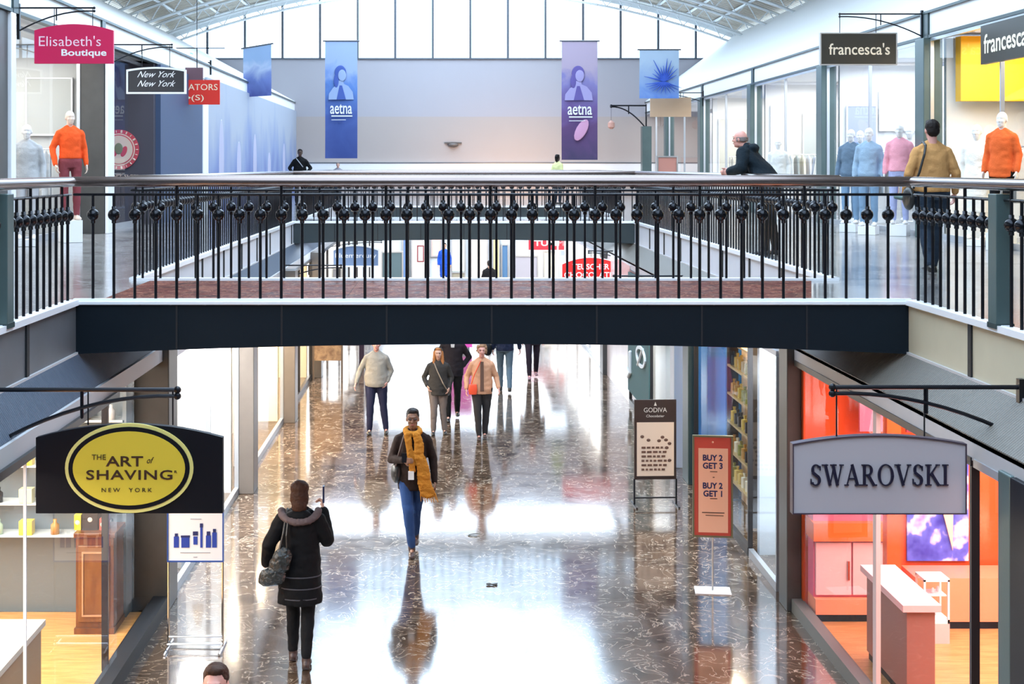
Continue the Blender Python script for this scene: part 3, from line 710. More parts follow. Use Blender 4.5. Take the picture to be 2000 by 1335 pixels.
# lower left: shaving shop ------------------------------------------------------
D = 10.1
r, a0, a1, h, cx, z0 = sign('black arched hanging sign with yellow oval, lower left', (70, 828, 435, 1002), D, None, M['black'], None, rise=.095)
gold = paint('dull yellow enamel', (.66, .52, .045), .45); palegold = paint('pale yellow enamel', (.72, .66, .22), .45)
def oval(rx, rz, n=56): return [(rx*math.cos(2*PI*k/n)+(X_(253, D)-cx), rz*math.sin(2*PI*k/n)+(Z_(913, D)-z0)) for k in range(n)]
MB().prism(oval(.455, .318), 0, -.014, 0).build('oval_rim', palegold, r)
MB().prism(oval(.430, .293), 0, -.018, 0).build('oval_ring', M['black'], r)
MB().prism(oval(.398, .262), 0, -.022, 0).build('oval_plate', gold, r)
brn = paint('dark brown ink', (.035, .012, .004), .5)
def tx(body, px, mt, root, c, z_, D_, y=-.022, **k):
    return text(body, (X_(px[0], D_)+X_(px[2], D_))/2-c, (Z_(px[1], D_)+Z_(px[3], D_))/2-z_, X_(px[2], D_)-X_(px[0], D_), Z_(px[1], D_)-Z_(px[3], D_), y, mt, root, **k)
tx('THE', (181, 886, 208, 896), brn, r, cx, z0, D); tx('ART', (208, 889, 281, 909), brn, r, cx, z0, D, bold=.015)
tx('of', (288, 891, 302, 903), brn, r, cx, z0, D, shear=.4)
tx('SHAVING', (170, 916, 338, 935), brn, r, cx, z0, D, bold=.015, spacing=1.1); tx('NEW  YORK', (200, 951, 298, 959), brn, r, cx, z0, D, spacing=1.5)
tx('R', (342, 917, 347, 922), brn, r, cx, z0, D)
bracket(r, cx, z0, XL+.04, X_(345, D), Z_(762, D), D, iron, drop=.42, hang=(X_(336, D), X_(170, D)), hz=Z_(830, D))
# lower right: crystal shop -------------------------------------------------------
r, a0, a1, h, cx, z0 = sign('white arched hanging sign with dark serif capitals, lower right', (1548, 850, 1887, 1003), D, None, paint('pale lilac grey enamel', (.52, .47, .50), .35), paint('dark thin edge', (.06, .04, .06), .4), bw=.006, rise=.06)
serif_text('SWAROVSKI', X_(1580, D)-cx, X_(1853, D)-cx, Z_(947, D)-z0, Z_(906, D)-z0, -.004, paint('midnight ink', (.012, .010, .03), .4), r)
bracket(r, cx, z0, XR-.05, X_(1628, D), Z_(757, D), D, iron, drop=.36, hang=(X_(1636, D), X_(1808, D)), hz=Z_(852, D))
# upper left -----------------------------------------------------------------------
D = 20.3
r, a0, a1, h, cx, z0 = sign('magenta arched boutique sign hanging at the upper left', (67, 47, 221, 124), D, None, paint('magenta enamel', (.62, .006, .085), .5), None, rise=.09)
tx("Elisabeth's", (76, 70, 197, 90), paint('pale pink letter', (.95, .70, .78), .5), r, cx, z0, D, y=0, bold=-.005); tx('Boutique', (120, 96, 208, 113), W_, r, cx, z0, D, y=0, bold=.02)
bracket(r, cx, z0, UL+.02, X_(183, D), Z_(15, D), D, iron, drop=.33, hang=(X_(180, D), X_(105, D)), hz=Z_(50, D), thick=.012)
D = 26.0
r, a0, a1, h, cx, z0 = sign('black arched sign with white script on the upper left', (247, 131, 363, 183), D, None, paint('charcoal enamel', (.025, .025, .03), .4), W_, bw=.03, rise=.05)
tx('New York', (268, 139, 343, 151), W_, r, cx, z0, D, y=0, shear=.6); tx('New York', (268, 157, 343, 169), W_, r, cx, z0, D, y=0, shear=.6)
bracket(r, cx, z0, UL+.02, X_(335, D), Z_(87, D), D, iron, drop=.33, hang=(X_(331, D), X_(277, D)), hz=Z_(133, D), thick=.012)
D = 33.5
r, a0, a1, h, cx, z0 = sign('red rectangular elevator direction sign behind the black script sign', (323, 156, 429, 204), D, None, paint('signal red enamel', (.80, .035, .02), .4), None)
MB().box(X_(362, D)-cx, X_(396, D)-cx, .0, .06, h, h+.29).build('top_panel', paint('dull plum panel', (.16, .08, .10), .5), r)
yl = paint('pale yellow letter', (.95, .80, .55), .5)
tx('ELEVATORS', (331, 164, 425, 176), yl, r, cx, z0, D, y=0)
tx('(S)', (374, 185, 398, 199), yl, r, cx, z0, D, y=0)
MB().prism([(X_(356, D)-cx, .16), (X_(364, D)-cx, .10), (X_(373, D)-cx, .16), (X_(364, D)-cx, .22)], 0, -.008, 0).build('arrow', yl, r)
MB().tube([(0.1, .03, h+.29), (.1, .03, h+.75)], .012).tube([(-.45, .03, h+.75), (.75, .03, h+.75)], .012).tube([(0.1, .03, h+.75), (.1, .03, 3.5)], .008).build('hanger', iron, r)
r, a0, a1, h, cx, z0 = sign('small light blue cube sign above the red elevator sign', (350, 103, 374, 124), 37, None, paint('light blue enamel', (.20, .52, .85), .5), None, th=.25)
bracket(r, cx, z0, UL+.02, X_(407, 37), Z_(122, 37), 37, iron, drop=.2, hang=(), hz=0, thick=.012)
# upper right ------------------------------------------------------------------------
D = 24.3
r, a0, a1, h, cx, z0 = sign('dark rectangular hanging sign with pale lettering on the upper right', (1602, 64, 1752, 127), D, None, paint('dark olive brown enamel', (.035, .032, .024), .4), paint('warm grey edge', (.42, .40, .38), .4), bw=.018)
crm = paint('cream letter', (.85, .76, .60), .5)
tx("francesca's", (1619, 84, 1738, 107), crm, r, cx, z0, D, y=0, bold=.01)
bracket(r, cx, z0, UR-.04, X_(1641, D), Z_(27, D), D, iron, drop=.38, hang=(X_(1641, D), X_(1712, D)), hz=Z_(66, D), thick=.012)
# shop name on the front itself
r = empty('shop_name_board', (UR-.02, 20.85, Z_(120, 20.85)), -PI/2, 'dark name board with pale letters on the yellow shop front, right edge', 'shop sign')
MB().box(-.65, 1.4, -.08, .0, 0, .58).build('panel', paint('dark olive brown enamel', (0, 0, 0)), r)
text("francesca's", .38, .30, 1.8, .30, -.08, crm, r, bold=.015)
D = 45
r, a0, a1, h, cx, z0 = sign('small tan hanging sign far along the upper right', (1270, 190, 1350, 228), D, None, paint('tan enamel', (.62, .42, .26), .5), None, rise=.0)
bracket(r, cx, z0, UR-.02, X_(1285, D), Z_(181, D), D, iron, drop=.3, hang=(X_(1290, D), X_(1335, D)), hz=Z_(190, D), thick=.014)
# bare bracket with a small pendant lantern
D = 56
r = empty('hanging_lantern', (X_(1194, D), D, Z_(252, D)), 0, 'small pendant lantern on a bare iron bracket at the far upper right', 'lantern')
bracket(r, X_(1194, D), Z_(252, D), X_(1262, D), X_(1194, D), Z_(206, D), D, iron, drop=.9, hang=(X_(1194, D),), hz=Z_(238, D), thick=.03)
MB().loft([(0, 0, .0, .05, .05), (0, 0, .08, .14, .14), (0, 0, .25, .13, .13), (0, 0, .34, .04, .04)], 10).build('lamp_shade', paint('copper pink lamp', (.55, .30, .24), .4), r)
pillar(X_(1254, 56), X_(1272, 56), 55.9, 56.4, ZU, 6.4, M['teal'], 'grey post carrying the lantern bracket at the far upper right')
# lower far signs --------------------------------------------------------------------
D = 38.6
r, a0, a1, h, cx, z0 = sign('blue grey arched sign seen through the balusters, left of centre', (649, 478, 741, 521), D, None, paint('slate blue enamel', (.14, .22, .38), .4), W_, bw=.035, rise=.12)
tx('bluemercury', (655, 494, 735, 506), W_, r, cx, z0, D, y=0)
bracket(r, cx, z0, XL+.05, X_(745, D), Z_(470, D), D, iron, drop=.2, hang=(X_(660, D), X_(730, D)), hz=Z_(482, D), thick=.012)
D = 48
r, a0, a1, h, cx, z0 = sign('square red sign with white capitals through the balusters', (1031, 458, 1103, 489), D, None, paint('deep red enamel', (.42, .012, .03), .4), W_, bw=.02)
tx('TUMI', (1043, 469, 1092, 480), W_, r, cx, z0, D, y=0, bold=.02)
bracket(r, cx, z0, XR-.05, X_(1040, D), Z_(452, D), D, iron, drop=.2, hang=(X_(1045, D), X_(1090, D)), hz=Z_(459, D), thick=.014)
D = 32.2
r, a0, a1, h, cx, z0 = sign('bright red arched sign with white capitals through the balusters', (1097, 502, 1209, 545), D, None, paint('bright red enamel', (.72, .018, .015), .4), W_, bw=.012, rise=.15)
tx('TEUSCHER', (1118, 515, 1190, 526), W_, r, cx, z0, D, y=0, bold=.015); tx('CHOCOLATES', (1102, 531, 1205, 542), W_, r, cx, z0, D, y=0, bold=.015)
bracket(r, cx, z0, XR-.05, X_(1150, D), Z_(490, D), D, iron, drop=.25, hang=(X_(1155, D), X_(1200, D)), hz=Z_(506, D), thick=.014)
# bare brackets seen through the balusters on the left side
for x0_, D, lab in ((505, 27.5, 'bare iron sign bracket under the left walkway, seen through the balusters'), ):
    r = empty('sign_bracket', (XL+.1, D, 2.8), 0, lab, 'bracket')
    bracket(r, XL+.1, 2.8, XL+.05, XL+1.3, 2.9, D, iron, drop=.35, thick=.014)
r = empty('sign_bracket', (XR-.1, 23.5, 2.8), 0, 'bare iron sign bracket under the right walkway, seen through the balusters', 'bracket')
bracket(r, XR-.1, 2.8, XR-.05, XR-1.35, 3.0, 23.5, iron, drop=.35, thick=.014)
# ================================================================ BANNERS
def banner(label, px, D, pic, word=None, tilt=0):
    x0, x1 = X_(px[0], D), X_(px[2], D); z1, z0 = Z_(px[1], D), Z_(px[3], D); cx = (x0+x1)/2; h = z1-z0; w2 = (x1-x0)/2
    r = empty('hanging_banner', (cx, D, z0), 0, label, 'banner')
    m = bpy.data.materials.new('banner print'); m.use_nodes = True; nt = m.node_tree; b = nt.nodes['Principled BSDF']; b.inputs['Roughness'].default_value = .7
    tc = nt.nodes.new('ShaderNodeTexCoord'); sp = nt.nodes.new('ShaderNodeSeparateXYZ'); nt.links.new(tc.outputs['Object'], sp.inputs[0])
    mr = nt.nodes.new('ShaderNodeMapRange'); mr.inputs['From Max'].default_value = h; nt.links.new(sp.outputs['Z'], mr.inputs['Value'])
    nz = nt.nodes.new('ShaderNodeTexNoise'); nz.inputs['Scale'].default_value = pic.get('scale', 1.6); nz.inputs['Detail'].default_value = 5; nz.inputs['Distortion'].default_value = 1.2
    nt.links.new(tc.outputs['Object'], nz.inputs['Vector'])
    mm_ = nt.nodes.new('ShaderNodeMath'); mm_.operation = 'MULTIPLY_ADD'; mm_.inputs[1].default_value = pic.get('amt', .5); nt.links.new(nz.outputs['Fac'], mm_.inputs[0]); nt.links.new(mr.outputs[0], mm_.inputs[2])
    rr = ramp(nt, pic['stops']); nt.links.new(mm_.outputs[0], rr.inputs[0]); nt.links.new(rr.outputs[0], b.inputs['Base Color'])
    # gently waved cloth
    mb = MB(); nx, nz_ = 10, 16; vs = []; fs = []
    for i in range(nz_+1):
        for j in range(nx+1):
            u = j/nx; v = i/nz_
            vs.append((-w2+2*w2*u, .03*math.sin(u*5+v*2)*(1-v)+.02*math.sin(v*6), h*v+tilt*(u-.5)*(1 if v > .5 else .3)))
    for i in range(nz_):
        for j in range(nx): a = i*(nx+1)+j; fs.append((a, a+1, a+nx+2, a+nx+1))
    k = len(vs); vs += [(x, y+.012, z) for x, y, z in vs]; fs += [tuple(reversed([i+k for i in f])) for f in fs]
    mb.add(vs, fs); mb.build('fabric', m, r, True)
    MB().cap((-w2-.05, 0, h-tilt*.5), (w2+.05, 0, h+tilt*.5), .025, .025, 8, 1).build('top_rod', M['mullion'], r)
    hb = MB(); zt = zarch(cx)-z0
    for s in (-1, 1): hb.cap((s*w2, 0, h+s*tilt*.5), (s*w2, 0, zt+.2), .004, .004, 5, 1)
    hb.build('wire', M['steel'], r)
    if word:
        wd = text(word, 0, h*.42, w2*1.35, h*.085, -.07, W_, r, bold=.01); MB().box(-w2*.6, w2*.7, -.075, -.068, h*.355, h*.365).box(-w2*.6, w2*.3, -.075, -.068, h*.325, h*.33).build('underline', W_, r)
    return r, w2, h
def portrait(r, w2, h, dx, light, dark):
    MB().prism([(dx-w2*.78, h*.50), (dx+w2*.78, h*.50), (dx+w2*.72, h*.565), (dx+w2*.45, h*.615), (dx+w2*.16, h*.635), (dx+w2*.14, h*.67), (dx-w2*.14, h*.67), (dx-w2*.16, h*.635), (dx-w2*.50, h*.60), (dx-w2*.75, h*.55)], 0, -.060, -.045).build('printed_shoulders', light, r)
    MB().ell((dx-.02, -.058, h*.725), (w2*.36, .010, h*.066), n=18, m=10).ell((dx-w2*.30, -.058, h*.66), (w2*.16, .010, h*.06), n=14, m=8).build('printed_hair', dark, r, True)
    MB().ell((dx+.03, -.070, h*.705), (w2*.25, .008, h*.050), n=16, m=10).build('printed_face', light, r, True)
    MB().prism([(dx-w2*.28, h*.50), (dx+w2*.30, h*.50), (dx+w2*.06, h*.62), (dx-w2*.10, h*.62)], 0, -.066, -.058).build('printed_shirt', dark, r)
D = 42
blue = [(.25, (.03, .06, .24)), (.6, (.06, .11, .36)), (.85, (.10, .22, .55)), (1.0, (.32, .42, .66))]
r, w2, h = banner('tall blue banner with white lettering hanging left of centre', (635, 80, 698, 309), D, dict(stops=blue, scale=1.4, amt=.45), 'aetna')
portrait(r, w2, h, .0, paint('pale blue print', (.30, .40, .62), .7), paint('deep blue print', (.05, .10, .38), .7))
purple = [(.2, (.05, .035, .10)), (.45, (.11, .05, .16)), (.65, (.16, .10, .30)), (.88, (.22, .20, .45)), (1.0, (.42, .34, .45))]
r, w2, h = banner('tall purple and pink banner with white lettering right of centre', (1097, 80, 1167, 312), D, dict(stops=purple, scale=1.2, amt=.45), 'aetna')
portrait(r, w2, h, -.03, paint('lavender print', (.36, .32, .58), .7), paint('plum print', (.12, .09, .32), .7))
f = MB(); f.ell((.05, -.05, h*.25), (w2*.3, .012, h*.10), (0, .5, 0), n=14, m=8); f.build('printed_swirl', paint('rose print', (.62, .32, .50), .7), r, True)
r, w2, h = banner('short blue and white banner hanging far left of centre', (475, 90, 530, 188), 44, dict(stops=[(.2, (.04, .05, .22)), (.6, (.14, .20, .48)), (.85, (.40, .48, .64)), (1.0, (.26, .38, .58))], scale=1.6, amt=.6), None, tilt=.16)
r, w2, h = banner('pale blue banner with dark blue branching print on the right', (1249, 97, 1326, 192), 44, dict(stops=[(.2, (.10, .22, .60)), (.6, (.28, .42, .68)), (1.0, (.42, .54, .68))], scale=2.5, amt=.5), None)
tw = MB(); rnd = random.Random(3)
for k in range(11):
    a = math.radians(20+k*15); L_ = rnd.uniform(.6, 1.15); tw.cap((.15, -.06, h*.35), (.15+L_*math.cos(a)*.55, -.06, h*.35+L_*math.sin(a)*.75), .035, .006, 6, 1)
    a2 = math.radians(190+k*14); tw.cap((.15, -.06, h*.33), (.15+.6*math.cos(a2), -.06, h*.33+.35*math.sin(a2)), .03, .006, 6, 1)
tw.build('printed_twigs', paint('royal blue print', (.04, .11, .55), .7), r, True)
# security camera dome on the end wall
r = empty('camera_dome', (X_(885, YE), YE-.05, Z_(283, YE)), 0, 'small dark security camera dome on the cream end wall', 'camera')
MB().ell((0, 0, 0), (.22, .16, .10), n=16, m=10).build('dome', paint('smoked dome', (.12, .10, .09), .2), r, True)
MB().box(-.35, .35, -.05, .06, .05, .11).build('mount', M['pillarl'], r)
# round red emblem on the plum wall
r = empty('round_emblem', (-6.85, 29.97, Z_(292, 30)), 0, 'round red and cream emblem on the dark plum wall, upper left', 'wall emblem')
def disc(rad, y, n=40, sx=1): return [(rad*sx*math.cos(2*PI*k/n), rad*math.sin(2*PI*k/n)) for k in range(n)]
red = paint('rose red print', (.62, .06, .09), .5); crmp = paint('cream print', (.80, .62, .52), .5)
MB().prism(disc(.42, 0), 0, -.02, .02).build('outer_ring', red, r); MB().prism(disc(.34, 0), 0, -.028, 0).build('cream_ring', crmp, r)
MB().prism(disc(.315, 0), 0, -.034, 0).build('inner_ring', red, r); MB().prism(disc(.295, 0), 0, -.04, 0).build('centre', crmp, r)
tk = MB()
for k in range(22):
    a = 2*PI*k/22; c_, s_ = math.cos(a), math.sin(a); tk.cap((.365*c_, -.024, .365*s_), (.40*c_, -.024, .40*s_), .010+.006*(k % 3), None, 6, 1)
tk.build('rim_lettering', crmp, r)
MB().ell((-.10, -.04, -.05), (.07, .008, .10), n=12, m=8).ell((.11, -.04, -.04), (.06, .008, .12), (0, .4, 0), n=12, m=8).build('centre_print', red, r)
MB().ell((.0, -.045, .02), (.09, .01, .12), n=12, m=8).build('centre_mark', paint('olive print', (.20, .22, .10), .5), r)
text("DON'T SLEEP", .05, -.56, .75, .07, -.01, crmp, r)
# ================================================================ PEOPLE
EYE = mat('dark eye', (.01, .008, .008), .2); LIP = mat('lip', (.35, .08, .07), .5)
def lerp(a, b, t): return tuple(a[i]+(b[i]-a[i])*t for i in range(3))
def hand(mb, wr, el, side, curl=.35, palm_in=True):
    """palm, four unequal bent fingers and a thumb leaving the side of the palm"""
    wr = Vector(wr); d = (wr-Vector(el)).normalized()
    fwd = Vector((0, -1, 0))
    n_ = Vector((-side, 0, 0)) if abs(d.x) < .8 else Vector((0, 0, 1))     # palm faces the thigh
    n_ = (n_-d*n_.dot(d)).normalized(); u = d.cross(n_).normalized()
    if u.dot(fwd) < 0: u = -u                                          # u: toward the thumb side
    for s in (-.026, -.009, .009, .026): mb.cap(wr+u*s*.8+d*.01, wr+u*s+d*.082, .015, .013, 8, 2)
    for s, L in ((.027, .070), (.009, .080), (-.009, .074), (-.026, .058)):
        a = wr+u*s+d*.085; d1 = (d*math.cos(curl)+n_*math.sin(curl)); b = a+d1*L*.5
        d2 = (d*math.cos(curl*2.6)+n_*math.sin(curl*2.6)); c = b+d2*L*.5
        mb.cap(a, b, .0095, .0088, 8, 2); mb.cap(b, c, .0088, .0075, 8, 2)
    a = wr+u*.028+d*.03; b = a+(u*.75+d*.7+n_*.2).normalized()*.038; c = b+(d*.95+u*.2+n_*.3).normalized()*.032
    mb.cap(a, b, .013, .011, 8, 2); mb.cap(b, c, .011, .009, 8, 2)
BASE = dict(shR=(-.168, 0, 1.385), shL=(.168, 0, 1.385), elR=(-.235, .03, 1.13), elL=(.235, .03, 1.13), wrR=(-.245, -.06, .88), wrL=(.245, -.06, .88),
            hpR=(-.095, 0, .93), hpL=(.095, 0, .93), knR=(-.10, -.03, .50), knL=(.10, -.03, .50), anR=(-.105, 0, .085), anL=(.105, 0, .085), lean=0, head=(0, 0, 0), turn=0)
def person(label, loc, rz, H, skin, top, pants, shoes, hair, pose=None, name='person', cat='person', hem=.86, fat=1.0, hairstyle='short', front=True, voxel=.010,
           sleeve=True, collar=None, extra=None, group=None, wide=1.0, pantr=1.0, faceparts=True):
    P = dict(BASE); P.update(pose or {}); k = H/1.75
    r = empty(name, loc, rz, label, cat, group); r.scale = (k, k, k)
    ln = P['lean']        # forward (-y) shift of the chest
    hx, hy, hz = P['head']
    hc = Vector((hx, hy-ln, 1.63+hz))
    R = Matrix.Rotation(P['turn'], 3, 'Z')
    def h(x, y, z): return tuple(hc+R@Vector((x, y, z)))
    # ---- body: one continuous skin
    b = MB()
    b.ell(h(0, .005, .025), (.074, .093, .095), (0, 0, P['turn'])); b.ell(h(0, -.030, -.055), (.052, .058, .062), (0, 0, P['turn']))
    b.ell(h(0, -.045, -.018), (.058, .048, .055), (0, 0, P['turn'])); b.ell(h(0, -.062, -.092), (.022, .022, .018))
    b.cap(h(0, -.088, .012), h(0, -.104, -.022), .008, .013, 8, 2); b.ell(h(0, -.082, .036), (.045, .016, .010)); b.ell(h(0, -.084, -.056), (.024, .012, .010))
    for s in (-1, 1):
        b.ell(h(s*.074, .008, -.005), (.009, .018, .030), (0, 0, s*.3)); b.ell(h(s*.036, -.072, -.022), (.018, .014, .016))
    b.cap((hx*.3, .012-ln*.9, 1.44), h(0, .015, -.06), .055, .050)
    b.loft([(0, 0, .86, .150, .10), (0, 0, .95, .168, .115), (0, -.1*ln, 1.06, .140*fat, .098*fat), (0, -.4*ln, 1.18, .140, .100), (0, -.7*ln, 1.30, .158, .110), (0, -.9*ln, 1.40, .150, .085), (0, -ln, 1.46, .08, .06)])
    for S, s in (('R', -1), ('L', 1)):
        sh, el, wr = P['sh'+S], P['el'+S], P['wr'+S]; sh = (sh[0], sh[1]-ln, sh[2]) if 'sh'+S not in (pose or {}) else sh
        b.cap(sh, el, .052, .040); b.cap(el, lerp(el, wr, .35), .040, .040); b.cap(lerp(el, wr, .35), wr, .040, .026)
        hand(b, wr, el, s, P.get('curl'+S, .35))
        hp, kn, an = P['hp'+S], P['kn'+S], P['an'+S]
        b.cap(hp, kn, .085, .055); b.cap(kn, lerp(kn, an, .35), .053, .056); b.cap(lerp(kn, an, .35), an, .056, .036)
        b.cap(an, (an[0], an[1]-.08, max(.04, an[2]-.05)), .028, .018)
    blend('body', b, skin, r, voxel*.72, 2)
    # ---- trousers
    t = MB(); t.loft([(0, 0, .84, .165, .115), (0, 0, .93, .180*wide, .128), (0, 0, 1.02, .165*fat, .115*fat)], 18)
    for S in 'RL':
        hp, kn, an = P['hp'+S], P['kn'+S], P['an'+S]; e = lerp(kn, an, P.get('cuff', .98))
        t.cap(hp, kn, .098*pantr*min(1.15, fat), .068*pantr); t.cap(kn, lerp(kn, an, .3), .068*pantr, .066*pantr); t.cap(lerp(kn, an, .3), e, .066*pantr, .050*pantr)
    blend('trousers', t, pants, r, voxel, 2, .006)
    # ---- shoes
    for S in 'RL':
        an = P['an'+S]; kn = P['kn'+S]; tip = P.get('toe'+S, 0)
        q = MB(); hz_ = an[2]-.085
        q.ell((an[0], an[1]+.015, .042+hz_), (.040, .055, .040)); q.ell((an[0]*1.05, an[1]-.085, .034+hz_+tip), (.044, .085, .032)); q.ell((an[0]*1.05, an[1]-.14, .028+hz_+tip), (.040, .050, .026))
        q.box(an[0]-.036, an[0]+.036, an[1]-.01, an[1]+.055, .002+hz_, .03+hz_)
        q.cap((an[0], an[1], .07+hz_), lerp(an, kn, P.get('boot', .14)), .044, .046)
        blend('shoe', q, shoes, r, voxel*.8, 1)
    # ---- top
    if top:
        j = MB(); f = fat
        rings = [(0, 0, hem, .185*wide*P.get('flare', 1), .135*P.get('flare', 1)*f), (0, 0, max(hem+.03, .93), .190*wide, .140*f), (0, -.15*ln, 1.06, .168*f*wide, .128*f), (0, -.4*ln, 1.18, .168*wide, .124*f), (0, -.7*ln, 1.30, .182*wide, .128), (0, -.9*ln, 1.395, .175*wide, .105), (0, -.95*ln, 1.45, .105, .080), (0, -ln, 1.49, .062, .060)]
        if hem > .95: rings = [(0, 0, hem, .172*f*wide, .13*f)]+rings[3:]
        j.loft(rings, 22)
        for S in 'RL':
            sh, el, wr = P['sh'+S], P['el'+S], P['wr'+S]; sh = (sh[0], sh[1]-ln, sh[2]) if 'sh'+S not in (pose or {}) else sh
            j.cap(sh, el, .066*P.get('puff', 1), .055*P.get('puff', 1)); j.cap((sh[0]*.25, sh[1], 1.485), (sh[0]*.92, sh[1], 1.395), .042, .055)
            if sleeve: j.cap(el, lerp(el, wr, .93), .055*P.get('puff', 1), .042*P.get('puff', 1))
        if collar == 'hood': j.ell((0, .085-ln, 1.44), (.13, .075, .07)); j.cap((-.10, .03-ln, 1.46), (-.02, .10-ln, 1.43), .04); j.cap((.10, .03-ln, 1.46), (.02, .10-ln, 1.43), .04)
        if collar == 'collar': j.loft([(0, .01-ln, 1.42, .085, .075), (0, .01-ln, 1.52, .072, .068)])
        blend(P.get('topname', 'jacket'), j, top, r, voxel, 2, .008)
    # ---- hair and features
    if hair:
        q = MB()
        q.ell(h(0, .022, .045), (.083, .092, .085)); q.ell(h(0, .05, 0), (.074, .062, .075)); q.ell(h(0, -.030, .098), (.062, .050, .030))
        if hairstyle == 'bun': q.ell(h(0, .085, .04), (.045, .045, .045)); q.ell(h(0, .06, -.06), (.06, .05, .07)); q.ell(h(0, .03, .085), (.075, .07, .05))
        if hairstyle == 'back': q.ell(h(0, .05, -.02), (.092, .075, .12)); q.ell(h(0, .08, -.09), (.075, .055, .09)); q.ell(h(0, .03, .07), (.092, .09, .075))
        if hairstyle == 'long':
            for s in (-1, 1): q.cap(h(s*.072, .01, .03), h(s*.085, -.02, -.16), .032, .038); q.cap(h(s*.085, -.02, -.16), h(s*.095, -.06, -.27), .034, .016)
            q.ell(h(0, .06, -.09), (.09, .045, .14))
        if hairstyle == 'curly':
            rn = random.Random(5)
            for i in range(40):
                a = rn.uniform(0, 2*PI); z = rn.uniform(-.04, .13); rad = math.sqrt(max(.01, 1-((z-.02)/.13)**2))
                y = .095*math.sin(a)*rad+.02
                if y < -.045 and z < .07: continue
                q.ell(h(.085*math.cos(a)*rad, y, z), (.025, .025, .025), n=8, m=6)
        if hairstyle == 'fringe':
            q = MB(); q.loft([(h(0, 0, 0)[0], h(0, .02, 0)[1], hc.z-.03, .078, .088), (h(0, 0, 0)[0], h(0, .02, 0)[1], hc.z+.03, .082, .092)]); q.ell(h(0, .05, 0), (.07, .05, .05))
        blend('hair', q, hair, r, voxel*.72, 1, .004, 40)
    if faceparts:
        e = MB()
        for s in (-1, 1): e.ell(h(s*.030, -.083, .012), (.011, .006, .006), n=8, m=6); e.box(*[v for v in (h(s*.030, 0, 0)[0]-.016, h(s*.030, 0, 0)[0]+.016, h(0, -.094, 0)[1], h(0, -.084, 0)[1], h(0, 0, .030)[2], h(0, 0, .035)[2])])
        e.build('eyes', EYE, r, True)
        MB().ell(h(0, -.094, -.056), (.021, .007, .007), n=10, m=6).build('mouth', LIP, r, True)
    if extra: extra(r, P, k, h)
    return r
hairB = cloth('black hair', (.012, .008, .007), .6); hairBr = cloth('brown hair', (.045, .018, .010), .6); hairR = cloth('reddish blond hair', (.36, .14, .045), .6)
hairS = cloth('sandy curls', (.30, .17, .10), .6); hairG = cloth('grey hair', (.22, .18, .17), .6)
blk = cloth('black cloth', (.005, .005, .006)); nvy = cloth('navy cloth', (.014, .022, .036)); jean = cloth('blue denim', (.022, .055, .16)); leather = paint('black leather', (.012, .011, .010), .35, bump=.2, bscale=30)
brownboot = paint('dark brown leather', (.045, .022, .018), .4)
walkA = dict(knR=(-.09, -.14, .52), anR=(-.08, -.20, .085), knL=(.09, .02, .50), anL=(.09, .20, .12))
walkB = dict(knL=(.09, -.14, .52), anL=(.08, -.20, .085), knR=(-.09, .02, .50), anR=(-.09, .20, .12))
def at(px, D): return (X_(px, D), D, 0)
# -- woman seen from behind in a long padded coat
# in local space she faces -y and is turned round, so her right hand (-x) lands on the picture's right
def ex_coat2(r, P, k, h):
    hd = MB()
    for i in range(17):
        a = PI*(i/16); hd.ell((.175*math.cos(a), .01+.135*math.sin(a), 1.475-.075*math.sin(a)), (.040, .040, .038), n=10, m=8)
    blend('hood_lining', hd, cloth('mauve grey lining', (.13, .095, .095)), r, .009, 2, .006, 20)
    bg_ = MB(); bg_.ell((.17, .19, 1.02), (.10, .065, .17), (0, -.42, 0)); bg_.ell((.24, .19, .90), (.13, .07, .09), (0, -.1, 0)); bg_.ell((.30, .18, .86), (.08, .06, .06))
    ob = blend('shoulder_bag', bg_, paint('quilted black leather', (.018, .020, .019), .25, bump=.8, bscale=25), r, .009, 1, .010, 18)
    MB().tube([(.17, .20, 1.16), (.14, .175, 1.30), (.12, .11, 1.45), (.12, .0, 1.49)], .013).tube([(.10, .20, 1.12), (.11, .18, 1.28), (.10, .13, 1.42)], .011).build('strap', leather, ob)
    MB().box(-.215, -.20, -.27, -.20, 1.50, 1.66).build('phone', paint('blue black phone', (.02, .03, .10), .2), r)
    sm = MB()
    for z in (.66, .76, .87): sm.loft([(0, 0, z-.005, .212, .163), (0, 0, z+.005, .212, .163)], 28)
    sm.build('quilt_seam', paint('coat seam', (.05, .05, .062), .5), r)
person('woman seen from behind in a long black padded coat, holding up a phone', at(586, 13.75), PI, 1.76, SKIN['light'],
       paint('black nylon', (.005, .005, .006), .7, bump=.4, bscale=14, spec=.12), blk, brownboot, hairBr,
       dict(elR=(-.26, -.02, 1.19), wrR=(-.205, -.20, 1.44), curlR=.8, elL=(.29, .05, 1.16), wrL=(.33, -.03, .96), puff=1.25, flare=1.10, boot=.32, cuff=.92,
            knR=(-.075, -.02, .50), anR=(-.07, .12, .085), knL=(.075, -.10, .51), anL=(.08, -.12, .085), topname='coat'), hem=.60, wide=1.06, hairstyle='back', collar='hood', extra=ex_coat2, faceparts=False, pantr=1.0, fat=1.1)
